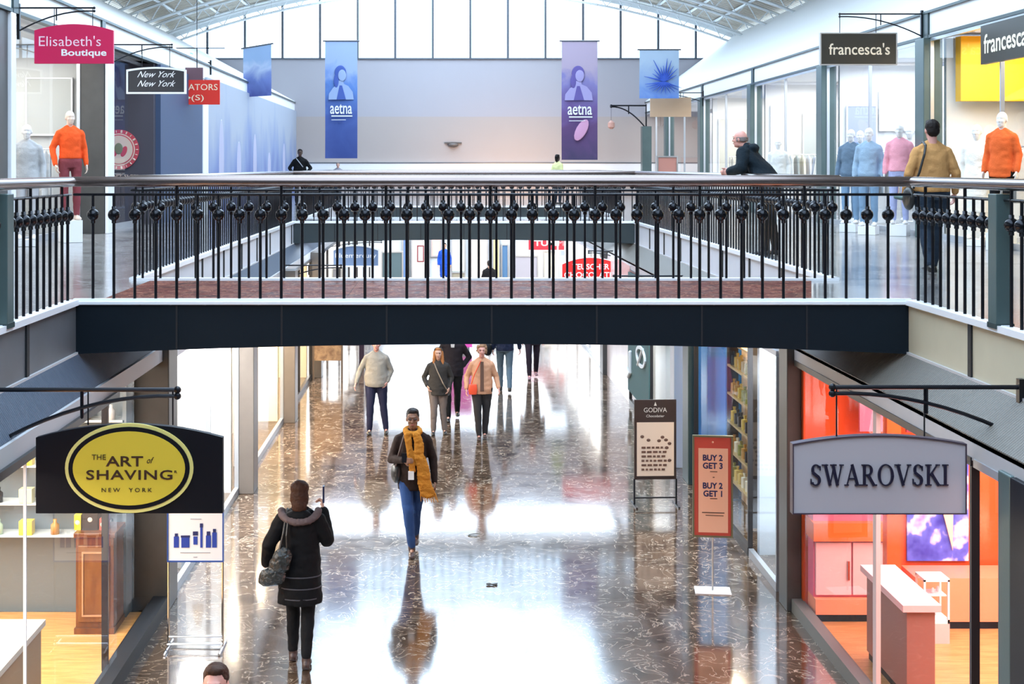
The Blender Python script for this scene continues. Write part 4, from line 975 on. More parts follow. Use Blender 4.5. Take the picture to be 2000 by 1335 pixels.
# -- woman with the mustard scarf
def ex_scarf(r, P, k, h):
    m = cloth('mustard wool scarf', (.50, .20, .025), .9, .5, 60)
    s = MB()
    for i in range(18):
        a = 2*PI*i/18; s.ell((.085*math.cos(a), -.005+.085*math.sin(a), 1.485+.02*math.sin(a)), (.038, .038, .042), n=10, m=8)
    for i in range(22):
        t = i/21; s.ell((.05+.13*t+.01*math.sin(t*14), -.15-.02*math.sin(t*3), 1.46-.72*t), (.055+.045*t, .028, .045), n=10, m=8)
    for i in range(16):
        t = i/15; s.ell((-.06+.06*t, -.13-.03*t, 1.46-.42*t), (.045, .026, .04), n=10, m=8)
    o = blend('scarf', s, m, r, .008, 2, .010, 14)
    f = MB()
    for i in range(9): f.cap((.10+i*.022, -.165, .76), (.105+i*.026, -.165, .66+.02*math.sin(i*2)), .009, .004, 6, 1)
    f.build('fringe', m, o)
    MB().box(-.125, -.065, -.285, -.272, 1.155, 1.27).build('phone', M['black'], r); MB().box(-.05, .02, -.20, -.17, .93, 1.03).build('card', W_, r)
    b = MB(); b.ell((-.19, -.02, .98), (.08, .10, .13)); blend('bag', b, leather, r, .01, 1); MB().tube([(-.21, -.08, 1.05), (-.16, -.14, 1.25), (-.10, -.10, 1.45)], .012).build('bag_strap', brownboot, r)
    MB().ell(h(-.032, -.088, .012), (.026, .012, .014), n=14, m=8).ell(h(.032, -.088, .012), (.026, .012, .014), n=14, m=8).build('glasses', paint('smoke lens', (.05, .02, .015), .3), r, True)
person('woman walking forward in a dark brown jacket, long mustard scarf and blue jeans', at(806, 17.75), 0, 1.78, SKIN['brown'], cloth('espresso jacket', (.016, .008, .006)), jean, brownboot, hairB,
       dict(elR=(-.26, .0, 1.14), wrR=(-.10, -.22, 1.17), curlR=.7, elL=(.25, .03, 1.13), wrL=(.27, -.06, .87), knR=(-.05, -.16, .52), anR=(-.005, -.16, .085), knL=(.04, .04, .50), anL=(.03, .22, .14), boot=.22, cuff=.92), hem=.78, hairstyle='bun', extra=ex_scarf, pantr=.95)
# -- man in the grey shirt
person('man in a loose light grey shirt and navy trousers, walking forward at the left', at(735, 25.7), 0, 1.72, SKIN['pink'], cloth('light grey shirt', (.25, .235, .21)), cloth('dark navy trousers', (.010, .012, .035)), leather, hairG,
       dict(elR=(-.30, .03, 1.15), wrR=(-.37, -.06, .93), elL=(.27, .04, 1.14), wrL=(.20, -.04, .95), knR=(-.11, -.10, .51), anR=(-.12, -.10, .085), knL=(.13, -.02, .50), anL=(.18, -.02, .085), topname='shirt'), hem=.86, fat=1.22, wide=1.12, pantr=1.05, voxel=.012)
# -- couple
def ex_strap(r, P, k, h):
    MB().tube([(-.08, -.10, 1.45), (-.02, -.15, 1.30), (.10, -.17, 1.05), (.17, -.10, .92)], .010).build('strap', paint('tan strap', (.35, .27, .20), .5), r)
    b = MB(); b.ell((.20, -.05, .88), (.05, .09, .09)); blend('handbag', b, brownboot, r, .012, 1)
    s = MB()
    for i in range(13):
        a = PI*i/12; s.ell(h(.078*math.cos(a), -.03, .075+.055*math.sin(a)), (.012, .012, .010), n=8, m=6)
    s.build('sunglasses', EYE, r, True)
person('woman with long reddish hair in a dark jacket and crossbody strap, walking forward', at(856, 25.6), 0, 1.55, SKIN['light'], cloth('charcoal olive jacket', (.030, .028, .027)), cloth('taupe trousers', (.16, .13, .12)), leather, hairR,
       dict(elR=(-.29, .06, 1.14), wrR=(-.22, -.05, .98), elL=(.27, .04, 1.14), wrL=(.22, -.08, .95), knR=(-.09, -.06, .5), anR=(-.10, -.04, .085), knL=(.09, .0, .5), anL=(.13, .04, .085)), hem=.80, fat=1.15, wide=1.08, hairstyle='long', extra=ex_strap, voxel=.012, pantr=1.08)
person('man in a black jacket walking just behind the woman with reddish hair', at(884, 27.1), 0, 1.78, SKIN['pink'], cloth('black jacket', (.012, .009, .012)), blk, leather, hairBr,
       dict(elR=(-.28, .05, 1.14), wrR=(-.22, -.05, .97), elL=(.31, .08, 1.16), wrL=(.20, .0, 1.0), **walkA), hem=.82, fat=1.1, wide=1.1, voxel=.012,
       extra=lambda r, P, k, h: MB().prism([(-.03, 1.36), (.03, 1.36), (.045, 1.50), (-.045, 1.50)], 0, -.135, -.09).build('shirt_front', paint('pale shirt', (.7, .66, .62)), r))
def ex_redbag(r, P, k, h):
    b = MB().loft([(-.17, -.15, .84, .07, .03), (-.17, -.15, .95, .085, .04), (-.17, -.15, 1.03, .07, .03)], 16, 4)
    o = blend('handbag', b, paint('orange red bag leather', (.85, .085, .03), .4), r, .010, 1)
    MB().tube([(-.20, -.14, 1.02), (-.14, -.17, 1.22), (-.02, -.12, 1.46)], .009).build('strap', paint('orange red bag leather', (0, 0, 0)), o)
    MB().prism([(-.035, .90), (.035, .90), (.03, 1.45), (-.03, 1.45)], 0, -.165, -.14).build('shirt_front', paint('dark brown knit', (.10, .05, .035), .8), r)
    v = MB().loft([(0, 0, .84, .187, .15), (0, 0, .99, .190, .152)], 22); v.build('cardigan_hem', cloth('umber knit', (.11, .055, .035)), r, True)
person('woman with short curly hair in a tan cardigan carrying an orange red handbag', at(941, 25.2), 0, 1.66, SKIN['pink'], cloth('tan pink cardigan', (.58, .30, .18)), cloth('black brown trousers', (.022, .020, .022)), brownboot, hairS,
       dict(elR=(-.28, .05, 1.14), wrR=(-.29, -.08, .93), elL=(.27, .03, 1.14), wrL=(.31, -.10, .95), knR=(-.08, -.12, .51), anR=(-.055, -.12, .085), knL=(.08, .0, .5), anL=(.055, .02, .10), boot=.2, topname='cardigan'), hem=.84, fat=1.15, wide=1.08, hairstyle='curly', extra=ex_redbag, voxel=.012, pantr=1.05)
person('person in grey blue jeans and a dark top, cut off by the bridge beam', at(986, 30.4), PI, 1.80, SKIN['pink'], cloth('midnight top', (.012, .018, .045)), cloth('grey blue jeans', (.10, .15, .20)), leather, hairBr,
       dict(walkB, elR=(-.28, .05, 1.14), wrR=(-.31, -.02, .90)), voxel=.014, faceparts=False, extra=lambda r, P, k, h: blend('bag', MB().ell((.36, 0, .88), (.10, .16, .13)), blk, r, .014, 1))
person('person in black trousers with pinkish boots, farthest of the walkers', at(1040, 32.4), 0, 1.78, SKIN['pink'], cloth('black plum coat', (.014, .010, .016)), cloth('black plum trousers', (.016, .010, .018)), paint('plum boots', (.20, .10, .13), .5), hairBr, walkA, voxel=.014, hem=.74, faceparts=True)
# -- head at the bottom edge
person('man with short brown hair whose head rises over the bottom edge', at(421, 8.75), 0, 1.74, SKIN['pink'], cloth('blue grey sweater', (.12, .15, .20)), nvy, leather, hairBr, dict(head=(0, 0, 0)), voxel=.009)
# -- upper floor
def lean(r, P, k, h):
    hd = MB(); hd.ell((0, .07, 1.42), (.12, .085, .08)); hd.ell((0, .01, 1.44), (.10, .08, .05)); blend('hood', hd, cloth('midnight parka', (.006, .013, .020)), r, .01, 2)
rr_ = person('balding man in a midnight blue parka leaning on the right hand balustrade', (4.40, 19.3, ZU), -2.1, 1.76, SKIN['pink'], cloth('midnight parka', (.006, .013, .020)), blk, leather, hairG,
       dict(lean=.30, head=(0, -.10, -.06), elR=(-.30, -.40, 1.18), wrR=(-.16, -.62, 1.13), elL=(.30, -.28, 1.18), wrL=(.16, -.50, 1.13), knR=(-.10, .0, .5), anR=(-.11, .06, .085), knL=(.10, -.03, .5), anL=(.14, .0, .085), puff=1.45, curlR=.8, curlL=.8), hem=.80, fat=1.4, wide=1.25, hairstyle='fringe', collar='hood', voxel=.011)
def ex_tan(r, P, k, h):
    MB().tube([(.105, .10, 1.46), (.13, .135, 1.36), (.19, .14, 1.15), (.24, .10, .98)], .014).tube([(.105, .10, 1.46), (.10, .0, 1.50), (.11, -.10, 1.42)], .014).build('strap', leather, r)
    b = MB(); b.ell((.27, .02, .86), (.06, .14, .14)); blend('shoulder_bag', b, leather, r, .011, 1)
    MB().cap((.30, -.06, .86), (.36, -.16, .87), .03, .025).build('glove', paint('teal glove', (.10, .16, .15), .6), r, True)
person('man in a tan coat with a black shoulder strap walking away on the upper right', (X_(1820, 16.05), 16.05, ZU), PI, 1.73, SKIN['pink'], cloth('tan coat', (.52, .27, .10)), cloth('dark slate jeans', (.022, .035, .055)), leather, hairB,
       dict(walkA, elR=(-.27, .03, 1.14), wrR=(-.28, -.05, .92), elL=(.27, .03, 1.14), wrL=(.28, -.10, .90), topname='coat', flare=1.0), hem=.93, fat=1.12, wide=1.13, extra=ex_tan, faceparts=False, voxel=.010, pantr=1.06)
person('dark haired man in a black jacket with crossed strap, far away on the upper floor', (X_(586, 44.6), 44.6, ZU), 0, 1.76, SKIN['dark'], blk, blk, leather, hairB, dict(elR=(-.33, .0, 1.16), wrR=(-.22, -.15, 1.0), elL=(.33, .0, 1.16), wrL=(.22, -.15, 1.0)), fat=1.15, wide=1.15, voxel=.018,
       extra=lambda r, P, k, h: MB().tube([(-.10, -.10, 1.45), (0, -.15, 1.33), (.10, -.15, 1.2)], .014).build('strap', paint('grey strap', (.35, .35, .38)), r))
person('woman in a pale yellow green top far away on the upper floor', (X_(1089, 46), 46, ZU), PI*.75, 1.60, SKIN['dark'], cloth('pale lime top', (.72, .72, .34)), nvy, leather, hairB, dict(), hairstyle='bun', voxel=.018)
person('child in a grey coat beyond the far balustrade', (X_(660, 50), 50, ZU), 0, 1.36, SKIN['light'], cloth('grey coat', (.22, .21, .24)), nvy, leather, hairG, dict(), fat=1.2, wide=1.25, voxel=.018)
person('dark figure in a black coat between the far lower signs', (X_(956, 47), 47, 0), PI, 1.72, SKIN['tan'], blk, blk, leather, hairB, dict(), fat=1.15, wide=1.2, voxel=.018, faceparts=False)
person('woman in a long royal blue dress before the far lower shop window', (X_(868, 57), 57, 0), 0, 1.76, SKIN['tan'], cloth('royal blue cloth', (.01, .06, .38)), cloth('royal blue cloth', (.01, .06, .38)), leather, hairB, dict(), voxel=.018, hem=.45)
# -- shop mannequins
man = paint('glossy white mannequin', (.78, .76, .74), .3)
def mannequin(label, loc, rz, top, pants, pose=None, hem=.92, headm=None, H=1.75, group=None):
    return person(label, loc, rz, H, headm or man, top, pants, headm or man, None, pose, name='mannequin', cat='mannequin', voxel=.015, hem=hem, faceparts=False, group=group, extra=lambda r, P, k, h: (MB().box(-.15, .15, -.20, .15, -(loc[2]-ZU)/k+.004, .004).build('plinth', M['white'], r) if loc[2] > ZU+.05 else None))
mannequin('mannequin in an orange sleeveless top and patterned skirt in the upper left window', (X_(132, 22.6), 22.75, ZU+.35), .5, cloth('orange jersey', (.85, .10, .02)), cloth('maroon print skirt', (.22, .05, .06)), dict(elR=(-.27, .05, 1.15)), hem=.98, headm=paint('pale mannequin', (.72, .58, .48), .4))
mannequin('pale mannequin in grey clothes at the left of the upper left window', (X_(60, 21.8), 21.6, ZU+.1), .2, cloth('silver grey top', (.45, .46, .47)), cloth('silver grey trousers', (.5, .5, .52)))
dn = cloth('washed denim', (.20, .32, .46)); dn2 = cloth('slate denim', (.13, .19, .26))
mannequin('mannequin in a slate denim jacket, left of three in the upper right window', (X_(1662, 26.3), 26.3, ZU+.15), -.6, dn2, dn, hem=.88)
mannequin('mannequin in washed denim, middle of three in the upper right window', (X_(1686, 27), 27.2, ZU+.15), -.4, dn, dn2, hem=.88)
mannequin('mannequin in washed denim shirt, right of three in the upper right window', (X_(1697, 25.3), 25.3, ZU+.15), -.5, cloth('pale denim', (.30, .42, .55)), dn, hem=.88)
mannequin('mannequin in a pink top in the upper right window', (X_(1757, 24.85), 24.85, ZU+.2), -.5, cloth('rose pink top', (.80, .35, .42)), cloth('lavender blue skirt', (.40, .44, .68)))
mannequin('mannequin in a pale patterned dress beside the pink top', (X_(1777, 26.2), 26.2, ZU+.2), -.5, cloth('pale print dress', (.62, .62, .60)), cloth('pale print dress', (.6, .6, .6)), hem=.6)
mannequin('mannequin in an orange red jacket over black trousers in the yellow shop', (X_(1957, 20.6), 20.6, ZU+.25), -.8, cloth('orange red jacket', (.75, .13, .03)), blk, hem=.80)
mannequin('mannequin in a long white dress in the yellow shop', (X_(1908, 21.7), 21.7, ZU+.1), -.6, cloth('white dress', (.85, .83, .76)), cloth('white dress', (.85, .83, .76)), hem=.40)
mannequin('mannequin in white clothes behind the third upper right window', (X_(1520, 32.4), 32.4, ZU+.1), -.4, cloth('ivory knit', (.75, .74, .70)), cloth('ivory trousers', (.7, .7, .66)))
# ================================================================ STANDS, FURNITURE AND SHOP DISPLAYS
# product poster on a chrome stand, lower left
D = 14.2
r = empty('poster_stand', (X_(382, D), D, 0), 0, 'chrome floor stand with a white poster of blue bottles, lower left', 'sign stand')
pw = .27
MB().box(-pw, pw, -.01, .015, .88, 1.55).build('poster', paint('white poster', (.80, .78, .78), .5), r)
MB().ring([(-pw-.012, .865), (pw+.012, .865), (pw+.012, 1.565), (-pw-.012, 1.565)], [(-pw, .88), (pw, .88), (pw, 1.55), (-pw, 1.55)], -.02, .02).build('poster_frame', paint('blue anodised frame', (.05, .12, .45), .3, metal=.5), r)
for s in (-1, 1): MB().cap((s*pw, 0, .02), (s*pw, 0, .87), .011, .011, 8, 1).cap((s*(pw+.0), -.22, .015), (s*(pw+.0), .22, .015), .014, .014, 8, 1).build('leg', M['chrome'], r)
MB().cap((-pw, 0, .12), (pw, 0, .12), .010, .010, 8, 1).cap((-pw, -.05, .06), (pw, -.05, .06), .010, .010, 8, 1).cap((-pw, .06, .03), (pw, .06, .03), .010, .010, 8, 1).build('cross_bar', M['chrome'], r)
bl = paint('cobalt ink', (.02, .05, .32), .4); dk = paint('deep navy ink', (.015, .02, .10), .4)
b = MB()
for x, w_, z, hh in ((-.19, .05, 0, .11), (-.10, .08, 0, .10), (0.0, .04, .03, .08), (.06, .022, 0, .20), (.13, .05, 0, .12), (.19, .045, 0, .15)): b.box(x-w_/2, x+w_/2, -.016, -.01, 1.01+z, 1.01+z+hh)
b.build('printed_bottles', bl, r)
b = MB()
for x, w_, z, hh in ((-.19, .03, .11, .03), (-.10, .09, .10, .02), (0, .05, .12, .04), (.06, .03, .20, .04), (.13, .035, .12, .04), (.19, .03, .15, .035)): b.box(x-w_/2, x+w_/2, -.016, -.01, 1.01+z, 1.01+z+hh)
b.build('printed_caps', dk, r)
MB().box(-.15, .15, -.014, -.01, .955, .962).box(-.02, .02, -.014, -.01, .91, .918).box(-.05, .06, -.014, -.01, 1.29, 1.297).build('printed_line', paint('grey ink', (.35, .35, .38)), r)
# chocolate board
D = 20.2
r = empty('poster_stand', (X_(1280, D), D, 0), .05, 'tall dark framed board with cream poster, standing left of the sale stand', 'sign stand')
dkb = paint('espresso board', (.020, .008, .006), .4)
MB().box(-.30, .30, 0, .03, .37, 1.50).build('board', dkb, r)
MB().box(-.265, .265, -.008, 0, .42, 1.18).build('poster', paint('cream poster', (.66, .52, .42), .5), r)
for s in (-1, 1): MB().box(s*.30-.012, s*.30+.012, 0, .03, 0, .38).box(s*.30-.015, s*.30+.015, -.2, .23, 0, .02).build('leg', iron, r)
MB().box(-.30, .30, .005, .025, .10, .12).build('cross_bar', iron, r)
ink = paint('brown ink', (.10, .045, .03), .5)
text('GODIVA', 0, 1.355, .33, .065, 0, paint('silver letter', (.60, .58, .55), .4), r); text('Chocolatier', 0, 1.27, .26, .035, 0, M['silver letter'], r, shear=.2)
MB().prism([(-.02, 1.415), (.02, 1.415), (0, 1.47)], 0, -.006, 0).build('emblem', M['silver letter'], r)
rn = random.Random(4); b = MB()
for row in range(6):
    x = -.20
    while x < .12:
        w_ = rn.uniform(.03, .07); b.box(x, min(x+w_, .16), -.014, -.008, .50+row*.062, .50+row*.062+.028); x += w_+.02
b.build('printed_text', ink, r)
b = MB()
for x, z in ((-.19, .98), (-.10, .93), (.10, .97), (.15, .93), (.20, .88), (.16, .82), (.05, .92), (.20, .64)): b.ell((x, -.010, z), (.028, .006, .022), n=10, m=6)
b.build('printed_sweets', ink, r)
# sale stand
D = 16.1
r = empty('poster_stand', (X_(1392, D), D, 0), -.12, 'red framed sale poster on a slim pole stand, lower right', 'sign stand')
sal = paint('salmon poster', (.90, .55, .36), .5); redf = paint('brick red frame', (.55, .08, .05), .4)
MB().box(-.22, .22, 0, .03, .62, 1.76).build('board', redf, r)
MB().box(-.16, .17, -.008, 0, .67, 1.62).build('poster', sal, r)
MB().ring([(-.225, .615), (.225, .615), (.225, 1.765), (-.225, 1.765)], [(-.205, .635), (.205, .635), (.205, 1.745), (-.205, 1.745)], -.012, .03).build('poster_frame', paint('dull green bronze frame', (.20, .20, .11), .35, metal=.4), r)
MB().cap((0, .015, .02), (0, .015, .62), .010, .010, 8, 1).build('pole', M['steel'], r)
MB().box(-.20, .20, -.13, .16, 0, .012).build('base', paint('pale grey plate', (.55, .52, .50), .4), r)
for t_, z, w_, hh in (('BUY 2', 1.515, .22, .07), ('GET 3', 1.425, .22, .07), ('BUY 2', 1.20, .22, .07), ('GET 1', 1.11, .21, .07)): text(t_, 0, z, w_, hh, -.008, dk, r, bold=.03)
MB().box(-.03, .05, -.013, -.008, 1.355, 1.363).box(0, .02, -.013, -.008, 1.29, 1.30).box(-.03, .05, -.013, -.008, 1.05, 1.058).box(-.12, .13, -.013, -.008, .89, .90).box(-.08, .12, -.013, -.008, .86, .867).build('printed_line', ink, r)
MB().ell((0, -.004, 1.69), (.012, .006, .012), n=8, m=6).build('star', sal, r)
# far stands on the left
D = 32
r = empty('poster_stand', (X_(640, D), D, 0), 0, 'wooden framed brown notice board far down the left side', 'sign stand')
br_ = wood('aged brown board', (.16, .09, .05), (.34, .22, .12), .5, (3, 1, 3))
MB().box(-.30, .30, 0, .04, .45, 1.7).build('board', br_, r)
for s in (-.32, .32): MB().box(s-.02, s+.02, 0, .05, 0, 1.72).build('leg', paint('bronze leg', (.10, .07, .05), .4), r)
D = 34
r = empty('display_pedestal', (X_(689, D), D, 0), 0, 'dark plum pedestal display with a white bowl, left of the man in grey', 'display')
MB().box(-.20, .28, -.15, .2, .95, 1.75).box(.16, .28, -.15, .2, .0, .95).build('cabinet', paint('plum black lacquer', (.03, .012, .025), .4), r)
MB().ell((-.05, -.02, .72), (.13, .13, .12)).build('bowl', W_, r, True)
MB().box(-.2, .16, -.1, .15, .55, .60).build('shelf', paint('plum black lacquer', (0, 0, 0)), r)
r = empty('advertising_panel', (X_(898, 37), 37, 0), 0, 'magenta advertising panel behind the man in the black jacket', 'advertising panel')
MB().box(-.32, .32, 0, .08, .12, 1.7).build('panel', paint('magenta print', (.85, .10, .50), .4), r); MB().box(-.25, .25, -.1, .18, 0, .12).build('base', M['steel'], r)
# scraps on the floor
sc_ = MB(); sc_.tube([(-.07, 0, .006), (-.06, -.03, .008), (.0, -.05, .01), (.04, -.06, .008)], .006).tube([(-.07, 0, .006), (-.03, .03, .01), (.08, .04, .02)], .006)
o = sc_.build('torn_strap', paint('grey scrap', (.10, .11, .10), .6), None, label='thin curled grey scrap lying in the brightest part of the floor', cat='litter'); o.location = (X_(925, 18.55), 18.55, 0)
o = blend('fallen_leaf', MB().ell((-.03, 0, .014), (.035, .03, .010)).ell((.03, -.015, .012), (.04, .02, .009)).cap((0, 0, .012), (.07, .03, .012), .006), paint('dark leaf', (.03, .03, .025), .7), None, .005, 1)
tag(o, 'small crumpled dark leaf on the floor below the curled scrap', 'litter'); o.location = (X_(960, 16.35), 16.35, 0)
# ---- shaving shop interior
r = empty('wooden_cabinet', (X_(186, 14.6), 14.6, 0), 0, 'dark wooden display cabinet with raised panel door in the shaving shop', 'cabinet')
wd = wood('mahogany', (.10, .030, .008), (.19, .062, .014), .3, (6, 6, 1))
MB().box(-.20, .19, 0, .45, .0, 1.0).build('body', wd, r, bevel=.006); MB().box(-.22, .21, -.02, .46, 1.0, 1.05).build('top', wd, r, bevel=.008)
dr = MB().box(-.17, .15, -.02, 0, .14, .92).build('door', wood('lighter mahogany', (.15, .05, .010), (.22, .085, .016), .3, (6, 6, 1)), r, bevel=.005)
MB().ring([(-.13, .20), (.10, .20), (.10, .86), (-.13, .86)], [(-.115, .215), (.085, .215), (.085, .845), (-.115, .845)], -.035, -.02).build('moulding', paint('bright brown edge', (.50, .26, .14), .3), dr)
MB().box(-.21, .20, -.03, .46, 0, .08).build('plinth', wd, r)
r = empty('shelving_unit', (-4.55, 15.26, 0), 0, 'tall black backed shelving unit behind the glass of the shaving shop', 'shelving')
MB().box(-1.3, 1.15, .12, .16, 0, 2.6).build('back', paint('slate grey back', (.16, .19, .20), .5), r)
shf = MB()
for z in (.88, 1.22, 1.62, 2.10): shf.box(-1.3, 1.15, -.14, .14, z-.012, z+.012)
shf.build('shelf', paint('glass green shelf', (.70, .76, .76), .2), r)
MB().box(-1.32, -1.28, -.14, .16, 0, 2.6).box(1.13, 1.17, -.14, .16, 0, 2.6).build('side_panel', paint('slate grey back', (0, 0, 0)), r)
cols = [('pale lime', (.62, .68, .42)), ('mint', (.40, .55, .42)), ('white', (.8, .8, .78)), ('coral red', (.70, .12, .08)), ('yellow', (.80, .62, .03)), ('black', (.02, .02, .02)), ('steel blue', (.22, .35, .45)), ('amber', (.5, .25, .05))]
shn = {.88: 'lowest', 1.22: 'second', 1.62: 'third', 2.10: 'top'}
for z in shn:
    for i in range(8):
        cn, c = cols[(i*3+int(z*10)) % 8]
        x = -4.55-1.1+i*.30
        if i % 2 == 0:
            o = MB().box(-.07, .07, -.06, .06, 0, .15).build('gift_box', paint(cn+' carton', c, .5), None, bevel=.004)
            tag(o, '%s carton on the %s shelf of the shaving shop' % (cn, shn[z]), 'box', 'cartons on the shaving shop shelves')
        else:
            o = MB().loft([(0, 0, 0, .045, .045), (0, 0, .10, .045, .045), (0, 0, .125, .018, .018), (0, 0, .16, .020, .020)], 14).build('bottle', paint(cn+' glaze', c, .25), None, True)
            tag(o, '%s bottle on the %s shelf of the shaving shop' % (cn, shn[z]), 'bottle', 'bottles on the shaving shop shelves')
        o.location = (x, 15.17, z+.012)
for i, (x, w_, h_, c, lab) in enumerate(((-3.66, .16, .22, (.02, .015, .015), 'black gift box with round seal on the wooden cabinet'), (-3.53, .07, .12, (.60, .10, .08), 'coral red box on the wooden cabinet'), (-3.79, .07, .16, (.80, .62, .03), 'yellow box on the wooden cabinet'))):
    o = empty('gift_box', (x, 14.78, 1.05), 0, lab, 'box'); MB().box(-w_/2, w_/2, -.08, .08, 0, h_).build('carton', paint('carton %d' % i, c, .35), o, bevel=.004)
    MB().ell((0, -.082, h_*.5), (.025, .006, .025), n=12, m=6).build('seal', crmp, o)
r = empty('counter', (-3.75, 11.3, 0), 0, 'cream topped counter at the lower left corner inside the shaving shop', 'counter')
MB().box(-.6, .35, -.9, .7, 0, .93).build('body', paint('tan counter side', (.45, .32, .18), .4), r); MB().box(-.63, .38, -.93, .73, .93, .98).build('top', paint('cream counter top', (.78, .74, .62), .3), r)
# things seen in the upper part of the shaving shop window
# ---- crystal shop interior (seen through the lower right glass)
pinkp = paint('pink lit panel', (.88, .50, .50), .4); magp = paint('rose panel', (.80, .16, .26), .4)
r = empty('display_cabinet', (4.28, 14.95, 0), 0, 'coral cabinet with pink glass doors left of the red column in the crystal shop', 'cabinet')
MB().box(-.38, .44, 0, .32, .10, .26).build('base', coral, r); MB().box(-.38, .44, .03, .32, 0, .10).build('plinth', M['black'], r)
MB().box(-.38, .44, .10, .32, .26, 1.75).build('back', magp, r)
for k in (0, 1):
    d_ = MB().box(-.36+k*.39, .01+k*.39, .06, .10, .29, .84).build('door', pinkp, r); MB().box(-.02+k*.39-.01, -.01+k*.39, .04, .06, .45, .65).build('handle', M['chrome'], d_)
MB().box(-.40, .45, 0, .32, .87, 1.06).build('cornice', paint('orange lacquer', (.90, .16, .03), .3), r)
o = MB().box(-.07, .07, -.07, .07, 0, 2.84).build('column', redw, None, label='slim red column in the middle of the crystal shop', cat='column'); o.location = (X_(1742, 14.2), 14.2, .02)
r = empty('poster', (5.38, 15.29, .58), 0, 'cobalt blue advertising poster on the crystal shop wall', 'poster')
cob = mat('cobalt and white print', (.05, .08, .60), .4); nt = cob.node_tree; b_ = nt.nodes['Principled BSDF']
tc = nt.nodes.new('ShaderNodeTexCoord'); nz = nt.nodes.new('ShaderNodeTexNoise'); nz.inputs['Scale'].default_value = 3.2; nz.inputs['Detail'].default_value = 3
nt.links.new(tc.outputs['Object'], nz.inputs['Vector']); rp = ramp(nt, [(.36, (.03, .04, .45)), (.50, (.10, .15, .75)), (.56, (.75, .80, .95)), (.66, (.20, .14, .65))]); nt.links.new(nz.outputs['Fac'], rp.inputs[0]); nt.links.new(rp.outputs[0], b_.inputs['Base Color'])
MB().box(-.42, .24, -.03, 0, 0, 1.2).build('print', cob, r)
MB().add([(-.14, -.06, .9), (.06, -.06, .12), (.07, -.06, .9), (-.14, -.04, .9), (.06, -.04, .12), (.07, -.04, .9)], [(0, 1, 2), (5, 4, 3), (0, 3, 4, 1), (1, 4, 5, 2), (2, 5, 3, 0)]).build('figure_print', paint('skin toned print', (.80, .62, .52), .4), r)
r = empty('display_cabinet', (5.06, 14.72, 0), 0, 'coral low cabinet with dark plinth right of the red column', 'cabinet')
MB().box(-.18, 1.6, 0, .48, .10, .55).build('body', coral, r); MB().box(-.18, 1.6, .03, .48, 0, .10).build('plinth', M['black'], r); MB().box(.40, .41, -.004, 0, .1, .54).build('door_gap', redw, r)
r = empty('glass_showcase', (4.93, 14.40, .22), 0, 'white glass showcase standing beside the red column', 'showcase')
MB().box(-.12, .14, -.12, .14, -.22, .0).build('base', pinkp, r)
MB().box(-.12, .14, -.12, .14, 0, .04).box(-.12, .14, -.12, .14, .42, .45).box(-.12, -.10, -.12, -.10, 0, .44).box(.12, .14, -.12, -.10, 0, .44).box(-.12, -.10, .12, .14, 0, .44).box(.12, .14, .12, .14, 0, .44).build('frame', W_, r)
MB().box(-.10, .12, -.11, -.105, .04, .42).build('pane', M['glass'], r)
for i, (x, z) in enumerate(((-.06, .10), (.04, .16), (.0, .30), (.07, .34))):
    o = MB().ell((0, 0, 0), (.018, .018, .03), n=8, m=6).build('crystal_ornament', paint('crystal', (.85, .85, .9), .05), None)
    tag(o, 'tiny crystal ornament inside the white glass showcase', 'ornament', 'crystal ornaments in the showcase'); o.location = (4.93+x, 14.4+(.03 if i % 2 else -.03), .29 if i < 2 else .53)
MB().box(-.10, .12, -.1, .12, .27, .28).build('shelf', W_, r)
r = empty('display_counter', (4.16, 13.2, 0), 0, 'long pale pink counter running along the crystal shop window', 'counter')
MB().box(-.05, .20, -.55, .65, .10, .86).build('body', paint('brown rose counter side', (.30, .12, .10), .4), r); MB().box(-.10, .24, -.6, .7, .86, .92).build('top', pinkp, r); MB().box(-.03, .18, -.55, .65, 0, .1).build('plinth', M['black'], r)
# upper hanging panels in crystal shop
for i, (x, y, w_, m_, lab) in enumerate(((4.55, 15.1, .30, magp, 'rose coloured hanging panel high in the crystal shop'), (4.95, 15.05, .14, paint('maroon panel', (.25, .02, .05), .4), 'maroon hanging panel beside the rose one'), (5.35, 15.0, .34, pinkp, 'pale pink panel high on the crystal shop wall'))):
    o = MB().box(-w_/2, w_/2, -.02, .02, 0, .86).build('hanging_banner', m_, None, label=lab, cat='banner'); o.location = (x, y, 2.0)
# perfume shop and teal emblem
r = empty('window_emblem', (3.717, 27.3, 1.02), -PI/2, 'white ring and letter emblem on the teal window panel', 'emblem')
def cring(cx_, cz_, rx, rz, w_, n=24): return ([(cx_+rx*math.cos(2*PI*k/n), cz_+rz*math.sin(2*PI*k/n)) for k in range(n)], [(cx_+(rx-w_)*math.cos(2*PI*k/n), cz_+(rz-w_*.5)*math.sin(2*PI*k/n)) for k in range(n)])
o_, i_ = cring(.45, .2, .62, .20, .12); MB().ring(o_, i_, -.03, 0).build('ring', W_, r)
MB().cap((.1, -.02, .0), (.75, -.02, .38), .03, .03, 6, 1).tube([(-1.0, -.02, .10), (-1.0, -.02, -.30), (-1.25, -.02, -.42), (-1.55, -.02, -.30)], .04).build('letter', W_, r)
r = empty('display_shelf', (4.24, 19.7, 0), -PI/2, 'gold lit shelf rack of perfume behind the sale stand', 'shelving')
shf = MB()
for z in (.35, .75, 1.15, 1.55, 1.95, 2.3): shf.box(-.85, .85, -.16, .0, z-.015, z+.015)
shf.build('shelf', paint('brass shelf', (.62, .45, .18), .3, metal=.6), r); MB().box(-.86, -.83, -.16, 0, .02, 2.5).box(.83, .86, -.16, 0, .02, 2.5).build('side_panel', darkframe, r)
